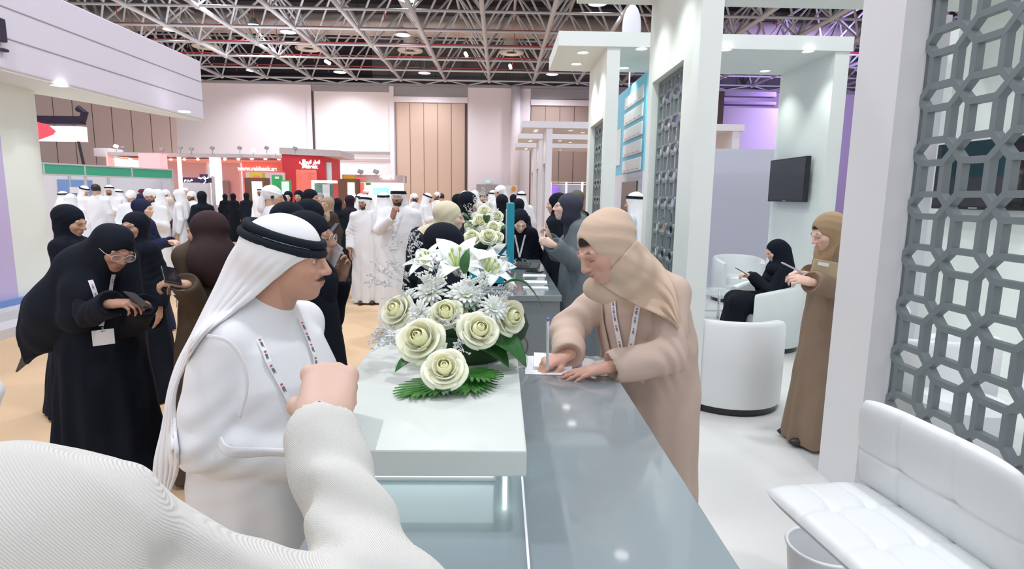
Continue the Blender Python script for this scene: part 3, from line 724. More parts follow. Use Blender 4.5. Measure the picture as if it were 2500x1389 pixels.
for x, y in ((-12, 26), (-4, 26), (4, 26), (12, 24), (-9, 17), (-2, 17), (6, 15), (-7, 9), (0, 9), (-4, 3), (2, 2), (-10, 12), (-16, 21)):  # further bell lamps overhead, unseen, added to light the hall
    bell('unseen bell shaped lamp added overhead to light the hall', (x, y, 9.8), 1500 if y > 10 else 1100)
for px, py in ((640, 38), (795, 149), (1265, 48), (1245, 160), (1136, 130)):
    p = at(px, py, Y=36); tag(MB().tube([p, p+np.array([.05, .6, 0])], .10, 8).build('tube_lamp', M_lamp), 'small white tube lamp among the roof trusses', 'lamp', 'tube lamps among the trusses')

# ---------------------------------------------------------------- right booth: portals with downlights, screens, lattice windows
def lattice_mb(y0, y1, z0, z1, s=.272, wd=.027, th=.035, ph=(0, 0), ax='x'):
    """interlaced octagons in the plane (y,z), clipped to the frame"""
    a = .70711*s; seen = set(); c = a*math.tan(PI/8); O = [(a, c), (c, a), (-c, a), (-a, c), (-a, -c), (-c, -a), (c, -a), (a, -c)]; mb = MB()
    def clip(p, q):
        t0, t1 = 0, 1; d = (q[0]-p[0], q[1]-p[1])
        for k, (lo, hi) in enumerate(((y0, y1), (z0, z1))):
            if abs(d[k]) < 1e-9:
                if p[k] < lo or p[k] > hi: return None
                continue
            a_, b_ = (lo-p[k])/d[k], (hi-p[k])/d[k]; a_, b_ = min(a_, b_), max(a_, b_); t0, t1 = max(t0, a_), min(t1, b_)
        return None if t1-t0 < .02 else ((p[0]+d[0]*t0, p[1]+d[1]*t0), (p[0]+d[0]*t1, p[1]+d[1]*t1))
    for i in range(int((y1-y0)/s)+3):
        for j in range(int((z1-z0)/s)+3):
            cy, cz = y0+(i-.5+ph[0])*s, z0+(j-.5+ph[1])*s
            for k in range(8):
                p, q = O[k], O[(k+1) % 8]; key = (round(cy+(p[0]+q[0])/2, 3), round(cz+(p[1]+q[1])/2, 3), k % 4)
                if key in seen: continue
                seen.add(key); r = clip((cy+p[0], cz+p[1]), (cy+q[0], cz+q[1]))
                if r is None: continue
                (a0, b0), (a1, b1) = r; L = math.hypot(a1-a0, b1-b0); ey, ez = (a1-a0)/L*wd*.2, (b1-b0)/L*wd*.2
                mb.bar((0, a0-ey, b0-ez), (0, a1+ey, b1+ez), wd, th-.0008*(k % 4), (1, 0, 0))
    e = wd*.75
    for a_, b_ in (((y0, z0), (y1, z0)), ((y0, z1), (y1, z1)), ((y0, z0), (y0, z1)), ((y1, z0), (y1, z1))): mb.bar((0, a_[0], a_[1]), (0, b_[0], b_[1]), wd*1.3, th*1.05, (1, 0, 0))
    return mb
def lattice(label, X, y0, y1, z0, z1, **k):
    g = k.pop('group', None); o = lattice_mb(y0, y1, z0, z1, **k).build('lattice_screen', M_grille); o.location = (X, 0, 0); return tag(o, label, 'lattice screen', g)
def downlight(parent, p, power=14, r=.062, lab=None):
    d = MB().lathe([(r*.95, .012), (r*1.25, .0), (r*1.25, .012)], (0, 0, -.012), 20).build('downlight', M_white, parent); d.location = p
    MB().lathe([(0, -.004), (r, -.004), (r, .01), (0, .01)], (0, 0, 0), 20).build('downlight_lens', M_lamp, d)
    if power: spot(d, (0, 0, -.03), power, 105, .8, .05, BOOTHC)
    return d
def wall_with_window(name, parent, X0, X1, y0, y1, z1, oy0, oy1, oz0, oz1, m):
    mb = MB(); mb.box((X0, y0, 0), (X1, oy0, z1)); mb.box((X0, oy1, 0), (X1, y1, z1)); mb.box((X0, oy0, 0), (X1, oy1, oz0)); mb.box((X0, oy0, oz1), (X1, oy1, z1))
    return mb.build(name, m, parent)
def portal(label, y0, y1, x0, x1, pl, pr, z=3.5, th=.17, win=None, lights=(), power=14, rwall=.2, m=None):
    m = m or M_white; t = thing('booth_portal', label, 'booth', (0, 0, 0))
    boxo('canopy', (x0, y0, z), (x1, y1, z+th), m, t)
    if win: wall_with_window('side_wall', t, pl[0], pl[1], y0+.03, y1, z, *win, m)
    else: boxo('side_wall', (pl[0], y0+.03, 0), (pl[1], y1, z), m, t)
    if pr: boxo('side_wall', (pr[0], y0+.03, 0), (pr[1], y1, z), m, t)
    for p in lights: downlight(t, p, power)
    return t
# nearest full portal (behind the beige woman)
portal('tall white booth portal nearest the desk, its lattice window beside the writing woman', 4.34, 5.85, .70, 4.62, (1.42, 1.58), (4.42, 4.6), win=(4.74, 5.70, .45, 2.76),
       lights=[(1.1, 5.4, 3.5), (2.3, 5.3, 3.5), (3.6, 5.3, 3.5), (2.3, 4.7, 3.5), (3.6, 4.7, 3.5), (1.1, 4.7, 3.5)], power=30)
lattice('grey lattice screen in the window of the nearest white portal wall', 1.50, 4.76, 5.68, .47, 2.74, s=.235, wd=.026, th=.03)
t_p3 = portal('white booth portal with a wall television, behind the seating corner', 7.4, 8.85, .68, 4.30, (1.28, 1.44), (4.10, 4.28), win=(7.56, 8.60, .45, 2.68),
       lights=[tuple(at(px, py, Z=3.5)) for px, py in ((1424, 127), (1407, 155), (1566, 118), (1523, 165), (1772, 120), (1973, 124), (1868, 172))], power=30)
lattice('grey lattice screen in the side wall of the second portal', 1.36, 7.58, 8.58, .47, 2.66, s=.235, wd=.026, th=.03)
for k, (y, lab) in enumerate(((15.9, 'nearest of the three distant white canopy portals behind the grey abaya woman'), (18.9, 'middle one of the three distant white canopy portals'), (22.2, 'farthest of the three distant white canopy portals'))):
    portal(lab, y, y+1.5, .55, 6.5, (1.2, 1.36), (6.2, 6.4), lights=[(.95, y+.5, 3.5), (.95, y+.9, 3.5), (1.9, y+.5, 3.5), (2.3, y+1.0, 3.5), (4.0, y+.6, 3.5)], power=8, win=(y+.25, y+1.2, .4, 2.6), m=M_whitec)
    lattice('grey lattice screen in the wall of the %s distant portal' % ('nearest', 'middle', 'farthest')[k], 1.28, y+.27, y+1.18, .42, 2.58, s=.235, wd=.026, th=.03)
# near pillar with the big lattice
t = thing('booth_pillar', 'plain white booth pillar beside the large grey lattice', 'pillar', (0, 0, 0)); boxo('pillar_panel', (1.985, 3.0, 0), (2.115, 3.36, 3.6), mat('soft_white_paint', (.80, .80, .81), .7, noise=.04, nscale=1.5), t)
lattice('large near lattice screen of interlaced grey octagons right of the white pillar', 2.125, 1.3, 3.02, .04, 3.4, s=.262, wd=.030, th=.04, ph=(.5, .2))
struct(boxo('floor_booth', (.75, 1.0, .0), (9, 11, .02), M_gfl))
struct(boxo('floor_booth', (.44, -2.5, .0), (9, 1.0, .02), M_gfl)); struct(boxo('floor_booth', (.44, 1.0, .0), (.75, 3.6, .02), M_gfl))
tag(boxo('partition', (1.7, 10.6, 0), (5.2, 10.75, 2.58), mat('pale_lilac_partition', (.62, .62, .72), .7)), 'low pale lilac partition wall behind the white seating', 'partition')
tag(boxo('partition', (4.15, 5.95, 0), (4.41, 6.1, 3.5), M_whitec), 'narrow grey white wall strip seen between pillar and lattice', 'partition')
tag(boxo('partition', (4.6, 6.2, 0), (9, 6.35, 3.5), M_white), 'white booth wall beyond the right television', 'partition')
def tv(label, X, y0, y1, z0, z1):
    t = thing('television', label, 'television', (X, (y0+y1)/2, (z0+z1)/2)); a, b = (y1-y0)/2, (z1-z0)/2
    MB().box((-.06, -a, -b), (0, a, b)).build('television_frame', M_black, t, bevel=.006)
    MB().box((-.063, -a+.02, -b+.03), (-.0605, a-.02, b-.02)).build('screen', mat('black_gloss_screen', (.012, .014, .018), .06, spec=.8), t)
    MB().box((-.066, -.05, -b+.008), (-.0605, .05, -b+.02)).build('television_logo', mat('silver_print', (.5, .5, .52), .3, metal=.6), t)
    MB().box((.0, -.12, -.1), (.045, .12, .1)).build('wall_bracket', M_black, t)
    return t
tv('wall mounted television on the white wall above the seated woman', 4.05, 7.68, 8.72, 1.66, 2.26)
tv('wall mounted television seen through the large near lattice', 4.37, 4.75, 5.80, 1.62, 2.24)
# blue information board between the portals
p0 = at(1567, 185, Z=3.3); X = p0[0]; p1 = at(1511, 222, X=X); zb = at(1567, 418, X=X)[2]
t = thing('information_board', 'sky blue board with white rounded panels between the two portals', 'sign board', (0, 0, 0))
MB().box((X, p0[1]-.3, zb), (X+.1, p1[1], 3.3)).build('board_panel', mat('sky_blue_board', (.22, .62, .80), .5), t)
for i in range(5):
    mb = MB(); z = 3.16-i*(3.2-zb)/5; y0, y1 = p0[1]-.2, p0[1]+(p1[1]-p0[1])*.62
    mb.box((X-.02, y0, z-(3.2-zb)/5*.76), (X, y1, z)); q = mb.build('white_panel', WHITE, t, bevel=.01)
    mb = MB()
    for k in range(4): mb.box((X-.023, y0+.1+k*(y1-y0)/4.4, z-.14-.0*k), (X-.0205, y0+.1+(k+.6)*(y1-y0)/4.4, z-.152))
    mb.build('panel_text', mat('pink_grey_print', (.75, .45, .5), .6), q)
MB().box((X-.02, p1[1]-.35, zb+.15), (X, p1[1]-.02, 2.75)).build('white_panel', WHITE, t, bevel=.01)
boxo('board_base', (X, p0[1]-.3, 0), (X+.1, p1[1], zb), M_whitec, t)
boxo('dark_window', (X-.02, p0[1]-.05, .9), (X, p0[1]+(p1[1]-p0[1])*.6, zb-.12), mat('dark_smoked_glass', (.10, .08, .08), .25), t)
fl_ = at(1542, 70, Y=9.5)
tag(MB().ell(fl_, (.15, .03, .36), seg=16, rings=10).tube([fl_, (fl_[0], fl_[1], 0)], .012, 6).build('feather_flag', mat('white_banner', (.8, .8, .84), .6), smooth='all'), 'pointed white flag tip rising behind the canopy', 'flag')

# ---------------------------------------------------------------- left booth
t = thing('exhibition_booth', 'curved white booth at far left with a deep lilac lit fascia', 'booth', (0, 0, 0))
FX = -5.6
M_fas = mat('lilac_white_fascia', (.76, .73, .84), .7)
mb = MB(); mb.box((FX-.3, 1.5, 3.02), (FX, 11.4, 4.08)); mb.build('fascia', M_fas, t, bevel=.02)
mb = MB(); mb.box((FX, 1.5, 3.36), (FX+.006, 11.4, 3.372)); mb.box((FX, 1.5, 3.70), (FX+.006, 11.4, 3.712)); mb.build('fascia_groove', M_gry, t)
i0 = at(103, 232, Z=3.0); i1 = at(430, 284, Z=3.0)
MB().prism([(FX-.02, 1.5), (FX-.02, 11.38), (i1[0], 11.38), (i0[0], i0[1]), (i0[0]-.6, 7.0), (-7.4, 1.5)], 3.0, 3.02, 'z').build('soffit', M_white, t)
pts = [(-6.25-.5*(1-math.cos(a)), 8.05+.45*math.sin(a)) for a in np.linspace(0, PI/2, 8)]; poly = [(-6.25, 2.0)]+pts+[(-7.4, 8.5), (-7.4, 2.0)]
MB().prism(poly, .22, 3.02, 'z').build('rounded_wall', M_white, t, smooth=True)
boxo('lilac_panel', (-6.26, 2, .3), (-6.235, 7.55, 3.0), M_lilac, t)
q = boxo('window_frame', (-6.24, 5.6, .35), (-6.21, 7.22, 2.2), M_whitec, t); boxo('window_pane', (-6.215, 5.7, .42), (-6.205, 7.12, 2.12), mat('deep_blue_pane', (.07, .06, .22), .2), q)
boxo('plinth_strip', (-6.26, 2, .22), (-6.18, 8.0, .30), mat('blue_plinth', (.18, .30, .62), .5), t)
mb = MB(); mb.box((-9, 1, 0), (-5.6, 11.6, .11)); mb.box((-9, 1, .11), (-5.95, 11.3, .22)); mb.build('platform', mat('pale_platform', (.66, .66, .68), .5), t)
for px, py in ((145, 208), (450, 273)): downlight(t, tuple(at(px, py, Z=3.0)), 22, .09)
for a, b in (((-10, 40), (16, 105)), ((3, 116), (20, 129))):
    p = at(*a, X=FX+.05); q = at(*b, X=FX+.05); tag(MB().box((FX+.01, p[1], p[2]), (FX+.07, q[1], q[2])).build('sign_letter', mat('navy_letter', (.035, .03, .06), .5), bevel=.012), 'dark navy block letter piece on the lilac fascia, %s' % ('upper' if a[1] < 100 else 'lower small'), 'sign')

# hanging screen, black truss
p = at(105, 300, Y=21); q = at(203, 345, Y=21)
t = thing('hanging_screen', 'hanging white screen with a red shape beyond the left booth', 'screen', (0, 0, 0))
boxo('screen_panel', (p[0]-.8, 21, q[2]), (q[0], 21.25, p[2]-.1), mat('lit_white_screen', (1, .95, .97), emit=1.0), t)
c = at(122, 320, Y=20.98); MB().prism([(c[0]-.4, c[2]-.3), (c[0]+.1, c[2]-.12), (c[0]+.2, c[2]), (c[0]-.05, c[2]+.22), (c[0]-.4, c[2]+.3)], 20.95, 20.99).build('red_shape', mat('red_screen_graphic', (.9, .08, .12), emit=.6), t)
mb = MB(); a = at(100, 283, Y=21.1); b = at(200, 296, Y=21.1); mb.box((a[0]-.5, 21, b[2]-.1), (b[0], 21.3, a[2])); mb.tube([tuple(b), tuple(at(207, 275, Y=21.1)), tuple(at(190, 264, Y=21.1))], .12, 6)
mb.build('black_drape', mat('black_drape', (.04, .03, .06), .9), t)
MB().tube([tuple(at(192, 345, Y=21.1)), tuple(at(205, 403, Y=21.1))], .05, 6).build('hanging_strap', M_black, t)
MB().tube([tuple(at(190, 264, Y=21.1)), tuple(at(190, 264, Y=21.1)+np.array([0, 0, 6]))], .015, 4).build('suspension_wire', M_gry, t)

# ---------------------------------------------------------------- green shell-scheme booth
t = thing('shell_scheme_booth', 'white shell scheme booth with a green fascia full of men in white', 'booth', (0, 0, 0))
A = Vector((-11.3, 14.6, 0)); B = Vector((-9.9, 18.0, 0)); U = (B-A).normalized(); Nn = Vector((U.y, -U.x, 0)); A = A-U*1.2; Lg = (B-A).length
def slab(mb, a, b, z0, z1, th, m=None): mb.bar(Vector((a.x, a.y, (z0+z1)/2)), Vector((b.x, b.y, (z0+z1)/2)), th, z1-z0, (0, 0, 1))
M_green = mat('green_fascia', (.05, .36, .23), .5); M_alu = mat('aluminium_profile', (.55, .56, .58), .4, metal=.3); ZF = 2.21
mb = MB(); slab(mb, A, B, ZF-.13, ZF+.1, .05); mb.build('green_fascia_panel', M_green, t)
for z in (ZF-.15, ZF+.12): mb = MB(); slab(mb, A, B, z-.02, z+.02, .07); mb.build('fascia_profile', M_alu, t)
for f in (.0, .28, .48, .74, 1.0):
    p = A+U*Lg*f; MB().tube([(p.x, p.y, 0 if f in (.48, 1.0, 0) else ZF-.15), (p.x, p.y, ZF+.13)], .035, 8).build('aluminium_post', M_alu, t)
W0 = A-Nn*3.0; W1 = B-Nn*3.0+U*2
mb = MB(); slab(mb, W0, W1, 0, 2.35, .05); mb.build('booth_wall', mat('white_laminate', (.74, .74, .80), .6), t)
mb = MB(); slab(mb, B, W1, 0, 2.3, .05); mb.build('booth_wall', mat('white_laminate', (.74, .74, .80), .6), t)
for f in (.2, .38, .55, .72):
    p = W0+(W1-W0)*f+Nn*.05; MB().tube([(p.x, p.y, 0), (p.x, p.y, 2.35)], .03, 6).build('wall_joint', M_alu, t)
for f, w_, z0, z1 in ((.27, .9, 1.0, 1.9), (.50, 1.0, 1.2, 2.0), (.66, .9, .7, 1.3)):
    p = W0+(W1-W0)*f+Nn*.06; mb = MB(); slab(mb, p, p+U*w_, z0, z1, .02); q = mb.build('wall_poster', mat('blue_poster', (.20, .34, .66), .5), t)
    mb = MB(); slab(mb, p+U*.3+Nn*.02, p+U*.6+Nn*.02, (z0+z1)/2, (z0+z1)/2+.18, .02); mb.build('poster_label', WHITE, q)

# ---------------------------------------------------------------- red bank booth and its neighbours (far left centre)
def fbox(name, px0, py0, px1, py1, Y, th, m, parent, **k):
    a = at(px0, py0, Y=Y); b = at(px1, py1, Y=Y); b[2] = 0 if py1 >= 519 else b[2]; return MB().box((a[0], Y, b[2]), (b[0], Y+th, a[2])).build(name, m, parent, **k)
def ftext(s, px, py, Y, hpx, m, parent, name='lettering', bold=.0):
    p = at(px, py, Y=Y); return text(s, hpx*1.25*Y/FPX, m, parent, tuple(p), name=name, bold=bold)
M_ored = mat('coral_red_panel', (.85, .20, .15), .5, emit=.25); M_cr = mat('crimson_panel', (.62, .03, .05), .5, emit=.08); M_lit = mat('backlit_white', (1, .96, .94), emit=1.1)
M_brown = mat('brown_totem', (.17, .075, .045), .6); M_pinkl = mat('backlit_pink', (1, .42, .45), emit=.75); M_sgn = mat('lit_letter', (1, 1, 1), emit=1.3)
t = thing('exhibition_booth', 'red and white bank booth with floodlights on its roof edge', 'booth', (0, 0, 0))
fbox('roof_band', 262, 371, 697, 386, 24, 3.5, mat('grey_white_roof_band', (.60, .55, .58), .6), t)
fbox('roof_band', 228, 361, 268, 382, 26, 1, mat('grey_white_roof_band', (.60, .55, .58), .6), t)
fbox('inner_ceiling_band', 268, 385, 697, 391, 24.3, 3, mat('pale_coral', (.9, .45, .38), .6, emit=.15), t)
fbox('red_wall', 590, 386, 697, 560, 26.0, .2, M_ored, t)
a = at(697, 378, Y=24); b = at(778, 392, Y=24); z0 = 0
mb = MB(); mb.prism([(a[0], 23.6), (a[0]+1.35, 24.6), (a[0]+1.35, 27), (a[0], 27)], 0, a[2], 'z'); mb.build('crimson_tower', M_cr, t)
mb = MB(); mb.prism([(a[0]-.05, 23.5), (a[0]+2.0, 24.7), (a[0]+2.0, 27), (a[0]-.05, 27)], a[2], a[2]+.25, 'z'); mb.build('roof_band', mat('grey_white_roof_band', (.60, .55, .58), .6), t)
fbox('poster_wall', 776, 396, 811, 560, 24.9, .2, mat('pale_blue_poster', (.62, .78, .82), .5, emit=.2), t)
fbox('coral_door', 722, 414, 776, 560, 23.9, .1, M_ored, t)
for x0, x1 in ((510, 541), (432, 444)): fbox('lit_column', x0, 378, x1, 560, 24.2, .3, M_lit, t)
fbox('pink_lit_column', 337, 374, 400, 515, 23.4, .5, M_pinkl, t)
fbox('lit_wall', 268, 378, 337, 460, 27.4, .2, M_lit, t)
fbox('red_edge', 262, 372, 269, 500, 24.1, .4, mat('pink_white_edge', (.95, .62, .62), .6, emit=.3), t)
fbox('white_back_wall', 541, 392, 590, 540, 27.2, .2, mat('pinkish_booth_wall', (.78, .62, .68), .7), t)
fbox('grey_door', 541, 441, 563, 540, 27.0, .1, M_gry, t)
fbox('white_back_wall', 400, 388, 510, 540, 27.3, .2, mat('pinkish_booth_wall', (.78, .62, .68), .7), t)
ftext('www.rakbank.ae', 628, 412, 25.9, 11, M_sgn, t, bold=.008)
ftext('rakbank', 756, 407, 23.5, 9, M_sgn, t, bold=.012); ftext('بنك راك', 756, 396, 23.5, 9, M_sgn, t, bold=.012)
q = fbox('logo_mark', 738, 389, 745, 409, 23.4, .05, M_sgn, t)
fbox('white_counter', 500, 500, 545, 545, 23.8, .6, mat('pinkish_booth_wall', (.78, .62, .68), .7), t)
fbox('red_skirting', 505, 534, 568, 540, 23.3, .1, M_ored, t)
for px, py, on in ((283, 357, 1), (440, 360, 0), (467, 363, 0), (518, 361, 0), (585, 361, 0), (651, 361, 0), (720, 362, 0), (618, 367, 1), (672, 369, 1), (300, 360, 0), (395, 364, 0)):
    p = at(px, py, Y=23.8); f = thing('floodlight', 'small floodlight clamped on the white roof edge of the red booth', 'floodlight', tuple(p), group='floodlights on the red booth')
    MB().obox((0, 0, 0), (.15, .07, .11), rotm(0, .5, .3)).build('floodlight_body', M_lamp if on else M_shade, f); MB().tube([(0, 0, -.08), (0, .0, -.22)], .015, 5).build('bracket', M_shade, f)
    if on: spot(f, (0, 0, .1), 900, 120, .8, .1, HALLC, to=(0, 10, 5))
for i in range(13):
    p = at(285+i*33, 389, Y=24.6); tag(MB().ell(p, (.07, .07, .04), seg=8, rings=5).build('ceiling_spotlight', M_lamp), 'tiny round ceiling spotlight inside the red booth', 'lamp', 'spotlights in the red booth ceiling')
t = thing('sign_board', 'navy fascia sign with a white logo square on the small booth', 'sign', (0, 0, 0)); M_navy = mat('navy_sign', (.045, .03, .12), .5)
fbox('navy_band', 446, 433, 514, 446, 21.5, .1, M_navy, t); fbox('navy_square', 487, 425, 505, 447, 21.4, .1, M_navy, t); ftext('معرض', 460, 439, 21.3, 6, M_sgn, t, bold=.005); ftext('توظيف', 496, 434, 21.2, 5, M_sgn, t, bold=.004)
q = MB(); c = at(496, 438, Y=21.2); q.tube([c+np.array([.09*math.cos(a_), 0, .13*math.sin(a_)]) for a_ in np.linspace(-1.6, 1.2, 8)], .012, 5); q.build('logo_arc', M_sgn, t)
fbox('booth_wall', 446, 446, 514, 540, 22.2, .1, mat('white_laminate', (.74, .74, .80), .6), t); fbox('booth_pillar', 514, 430, 521, 540, 21.6, .3, mat('white_laminate', (.74, .74, .80), .6), t)
def totem(label, px0, py0, px1, split, Y, face, txt, mcol=M_brown):
    t = thing('totem_display', label, 'display stand', (0, 0, 0)); a = at(px0, py0, Y=Y); b = at(px1, py0, Y=Y); s_ = at(split, py0, Y=Y)
    MB().prism([(a[0], Y+.35), (s_[0], Y), (b[0], Y), (b[0], Y+.5), (a[0], Y+.5)], 0, a[2], 'z').build('totem_body', mcol, t)
    q = MB().box((s_[0]+.03, Y-.02, .15), (b[0]-.06, Y, a[2]-.12)).build('totem_face', face, t)
    text(txt, .16, M_sgn, q, ((s_[0]+b[0])/2, Y-.03, a[2]-.5), bold=.006); text(txt, .10, M_sgn, q, ((s_[0]+b[0])/2, Y-.03, a[2]-.8), bold=.004)
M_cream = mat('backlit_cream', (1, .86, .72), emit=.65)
totem('brown display totem with a lit cream face left of the green stand', 585, 433, 644, 612, 19.5, M_cream, 'Visa')
totem('brown display totem with a lit cream face behind the men in white', 818, 436, 870, 846, 19.5, M_cream, 'Visa')
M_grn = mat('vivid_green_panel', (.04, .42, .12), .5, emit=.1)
t = thing('display_stand', 'bright green display stand with a pale lit screen', 'display stand', (0, 0, 0))
fbox('green_panel', 663, 427, 688, 562, 21.0, .3, M_grn, t); fbox('green_frame', 685, 440, 711, 562, 20.6, .2, M_grn, t); fbox('lit_face', 687, 443, 708, 520, 20.58, .03, mat('backlit_mint', (.55, 1, .65), emit=.6), t); fbox('label_panel', 671, 431, 681, 437, 20.98, .03, WHITE, t)
t = thing('display_stand', 'yellow topped display stand on the red booth wall', 'display stand', (0, 0, 0)); M_yel = mat('yellow_panel', (.75, .62, .03), .5)
fbox('yellow_panel', 608, 421, 640, 434, 22.5, .3, M_yel, t); fbox('orange_panel', 618, 428, 632, 434, 22.45, .05, M_ored, t); fbox('white_surround', 600, 420, 700, 552, 23.5, .1, mat('pinkish_booth_wall', (.78, .62, .68), .7), t)
t = thing('display_stand', 'white framed dark green display with glowing top edge', 'display stand', (0, 0, 0))
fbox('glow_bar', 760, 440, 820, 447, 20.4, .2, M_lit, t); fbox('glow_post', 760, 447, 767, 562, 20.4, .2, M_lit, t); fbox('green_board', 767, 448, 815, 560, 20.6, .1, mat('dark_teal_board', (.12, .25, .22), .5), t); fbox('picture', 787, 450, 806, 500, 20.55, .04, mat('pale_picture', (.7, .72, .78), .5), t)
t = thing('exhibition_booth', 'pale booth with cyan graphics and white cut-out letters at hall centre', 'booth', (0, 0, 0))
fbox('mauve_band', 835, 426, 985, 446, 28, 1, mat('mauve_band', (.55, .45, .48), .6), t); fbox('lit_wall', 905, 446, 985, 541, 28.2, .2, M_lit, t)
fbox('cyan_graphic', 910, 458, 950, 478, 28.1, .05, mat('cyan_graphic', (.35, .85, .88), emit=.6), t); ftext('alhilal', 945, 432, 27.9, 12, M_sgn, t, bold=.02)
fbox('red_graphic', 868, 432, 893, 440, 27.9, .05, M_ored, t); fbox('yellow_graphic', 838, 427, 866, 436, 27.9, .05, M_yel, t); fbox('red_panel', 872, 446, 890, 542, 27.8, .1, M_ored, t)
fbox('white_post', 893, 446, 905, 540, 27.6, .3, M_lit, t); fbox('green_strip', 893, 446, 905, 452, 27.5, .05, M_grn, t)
fbox('side_wall', 985, 428, 988, 542, 28, .2, WHITE, t)
for px in (880, 918):
    p = at(px, 419, Y=28); f = thing('floodlight', 'small grey floodlight standing on the mauve booth band', 'floodlight', tuple(p), group='floodlights on the mauve booth'); MB().obox((0, 0, 0), (.24, .1, .16), rotm(0, .5, .3)).build('floodlight_body', M_shade, f); MB().tube([(0, 0, -.08), (0, 0, -.2)], .015, 5).build('bracket', M_shade, f)
struct(fbox('door_3', 1163, 450, 1222, 520, 40.5, .9, M_gry, None)); tag(fbox('exit_sign', 1186, 441, 1198, 448, 41.42, .1, mat('exit_green', (.5, .75, .65), emit=.3), None), 'small pale green exit sign above the far grey door', 'sign')
t = thing('sign_board', 'white board with an orange emblem at the far wall', 'sign', (0, 0, 0)); fbox('board', 1228, 452, 1262, 530, 30, .1, M_whitec, t); MB().ell(at(1254, 461, Y=29.9), (.12, .03, .14)).build('orange_emblem', mat('orange_emblem', (.7, .3, .08), .5), t)
t = thing('exhibition_booth', 'low frame booth with violet lit panels behind the grey abaya woman', 'booth', (0, 0, 0))
fbox('violet_panel', 1338, 452, 1362, 520, 27, .1, mat('violet_lit_panel', (.30, .16, .75), emit=.5), t); fbox('grey_panel', 1362, 450, 1420, 520, 27.1, .1, mat('grey_blue_panel', (.35, .36, .48), .6), t)
for y in (444, 449): fbox('white_rail', 1337, y, 1436, y+2, 26.9, .06, M_lit, t)
for x in (1343, 1381, 1420): fbox('white_post', x, 444, x+2, 520, 26.9, .06, M_lit, t)
t = thing('exhibition_booth', 'violet lit hall structures seen through the right portal', 'booth', (0, 0, 0)); M_vio = mat('violet_panel', (.42, .33, .70), .7)
fbox('violet_beam', 1740, 222, 1895, 236, 33, .5, M_vio, t); fbox('violet_beam', 1740, 246, 1895, 256, 33, .5, M_vio, t); fbox('dark_rail', 1738, 256, 1895, 259, 32.9, .2, M_black, t)
fbox('violet_wall', 1750, 262, 1880, 520, 33.2, .3, mat('violet_wall', (.60, .50, .82), .8), t); fbox('dark_post', 1742, 222, 1750, 520, 32.8, .3, mat('dark_brown_post', (.09, .05, .06), .6), t)

t = thing('stage_light', 'violet stage light hanging over the right part of the hall', 'lamp', (17, 30, 7.5)); MB().lathe([(.12, .3), (.2, .0), (.18, 0)], seg=14).build('lamp_shade', M_black, t, solid=.01); MB().tube([(0, 0, .3), (0, 0, 1.8)], .02, 5).build('suspension', M_black, t)
spot(t, (0, 0, .05), 3500, 160, .9, .3, (.55, .4, 1), to=(3, 6, 4)); spot(t, (0, 0, .02), 1600, 160, .9, .3, (.7, .6, 1), to=(0, 6, -3))
# ---------------------------------------------------------------- counters
ZD, ZB, ZS = 1.03, 1.04, 1.2
t = thing('reception_counter', 'near reception counter with pale raised top and grey gloss desk', 'counter', (0, 0, 0))
zt = at(1200, 1165, Y=1.052)[2]
boxo('raised_top', (-.402, 1.052, zt), (.055, 2.36, ZS), M_slab, t, bevel=.004)
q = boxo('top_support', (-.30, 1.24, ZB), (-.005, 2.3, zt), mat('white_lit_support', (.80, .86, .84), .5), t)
boxo('support_face_glow', (-.295, 1.236, ZB+.012), (-.01, 1.24, zt-.004), mat('painted_glow_mint_white', (.84, .98, 1), emit=1.8), q)  # no lamp: the support's bright lit face is put in as emission
boxo('led_tube', (.012, 1.30, ZB+.004), (.022, 1.31, zt), mat('cool_white_led', (.85, 1, 1), emit=9), t)
boxo('counter_body', (-.34, .25, 0), (.055, 2.34, ZB), M_deskb, t); boxo('body_top', (-.36, .22, ZB-.012), (.057, 2.35, ZB+.001), M_desk, t)
boxo('white_edge_strip', (.0535, .22, ZB-.014), (.058, 2.35, ZB+.002), WHITE, t)
boxo('desk_top', (.058, .2, ZD-.04), (.434, 2.34, ZD), M_desk, t, bevel=.003); boxo('desk_panel', (.06, 2.28, 0), (.42, 2.33, ZD-.04), M_deskb, t); boxo('desk_shelf', (.06, .3, .5), (.40, 2.28, .53), M_deskb, t)
t = thing('reception_counter', 'far reception counter behind the flowers with grey desk and raised top', 'counter', (0, 0, 0))
boxo('desk_top', (.03, 3.82, ZD-.04), (.414, 6.05, ZD), M_desk, t, bevel=.003); boxo('desk_panel', (-.34, 3.84, 0), (.405, 6.03, ZD-.04), M_deskb, t)
boxo('counter_body', (-.34, 3.83, ZD-.04), (.03, 6.05, ZB+.03), M_deskb, t)
boxo('raised_top', (-.40, 4.66, ZS-.06), (.055, 6.0, ZS), M_slab, t, bevel=.004); boxo('top_support', (-.30, 4.8, ZB), (.0, 5.9, ZS-.06), M_white, t)

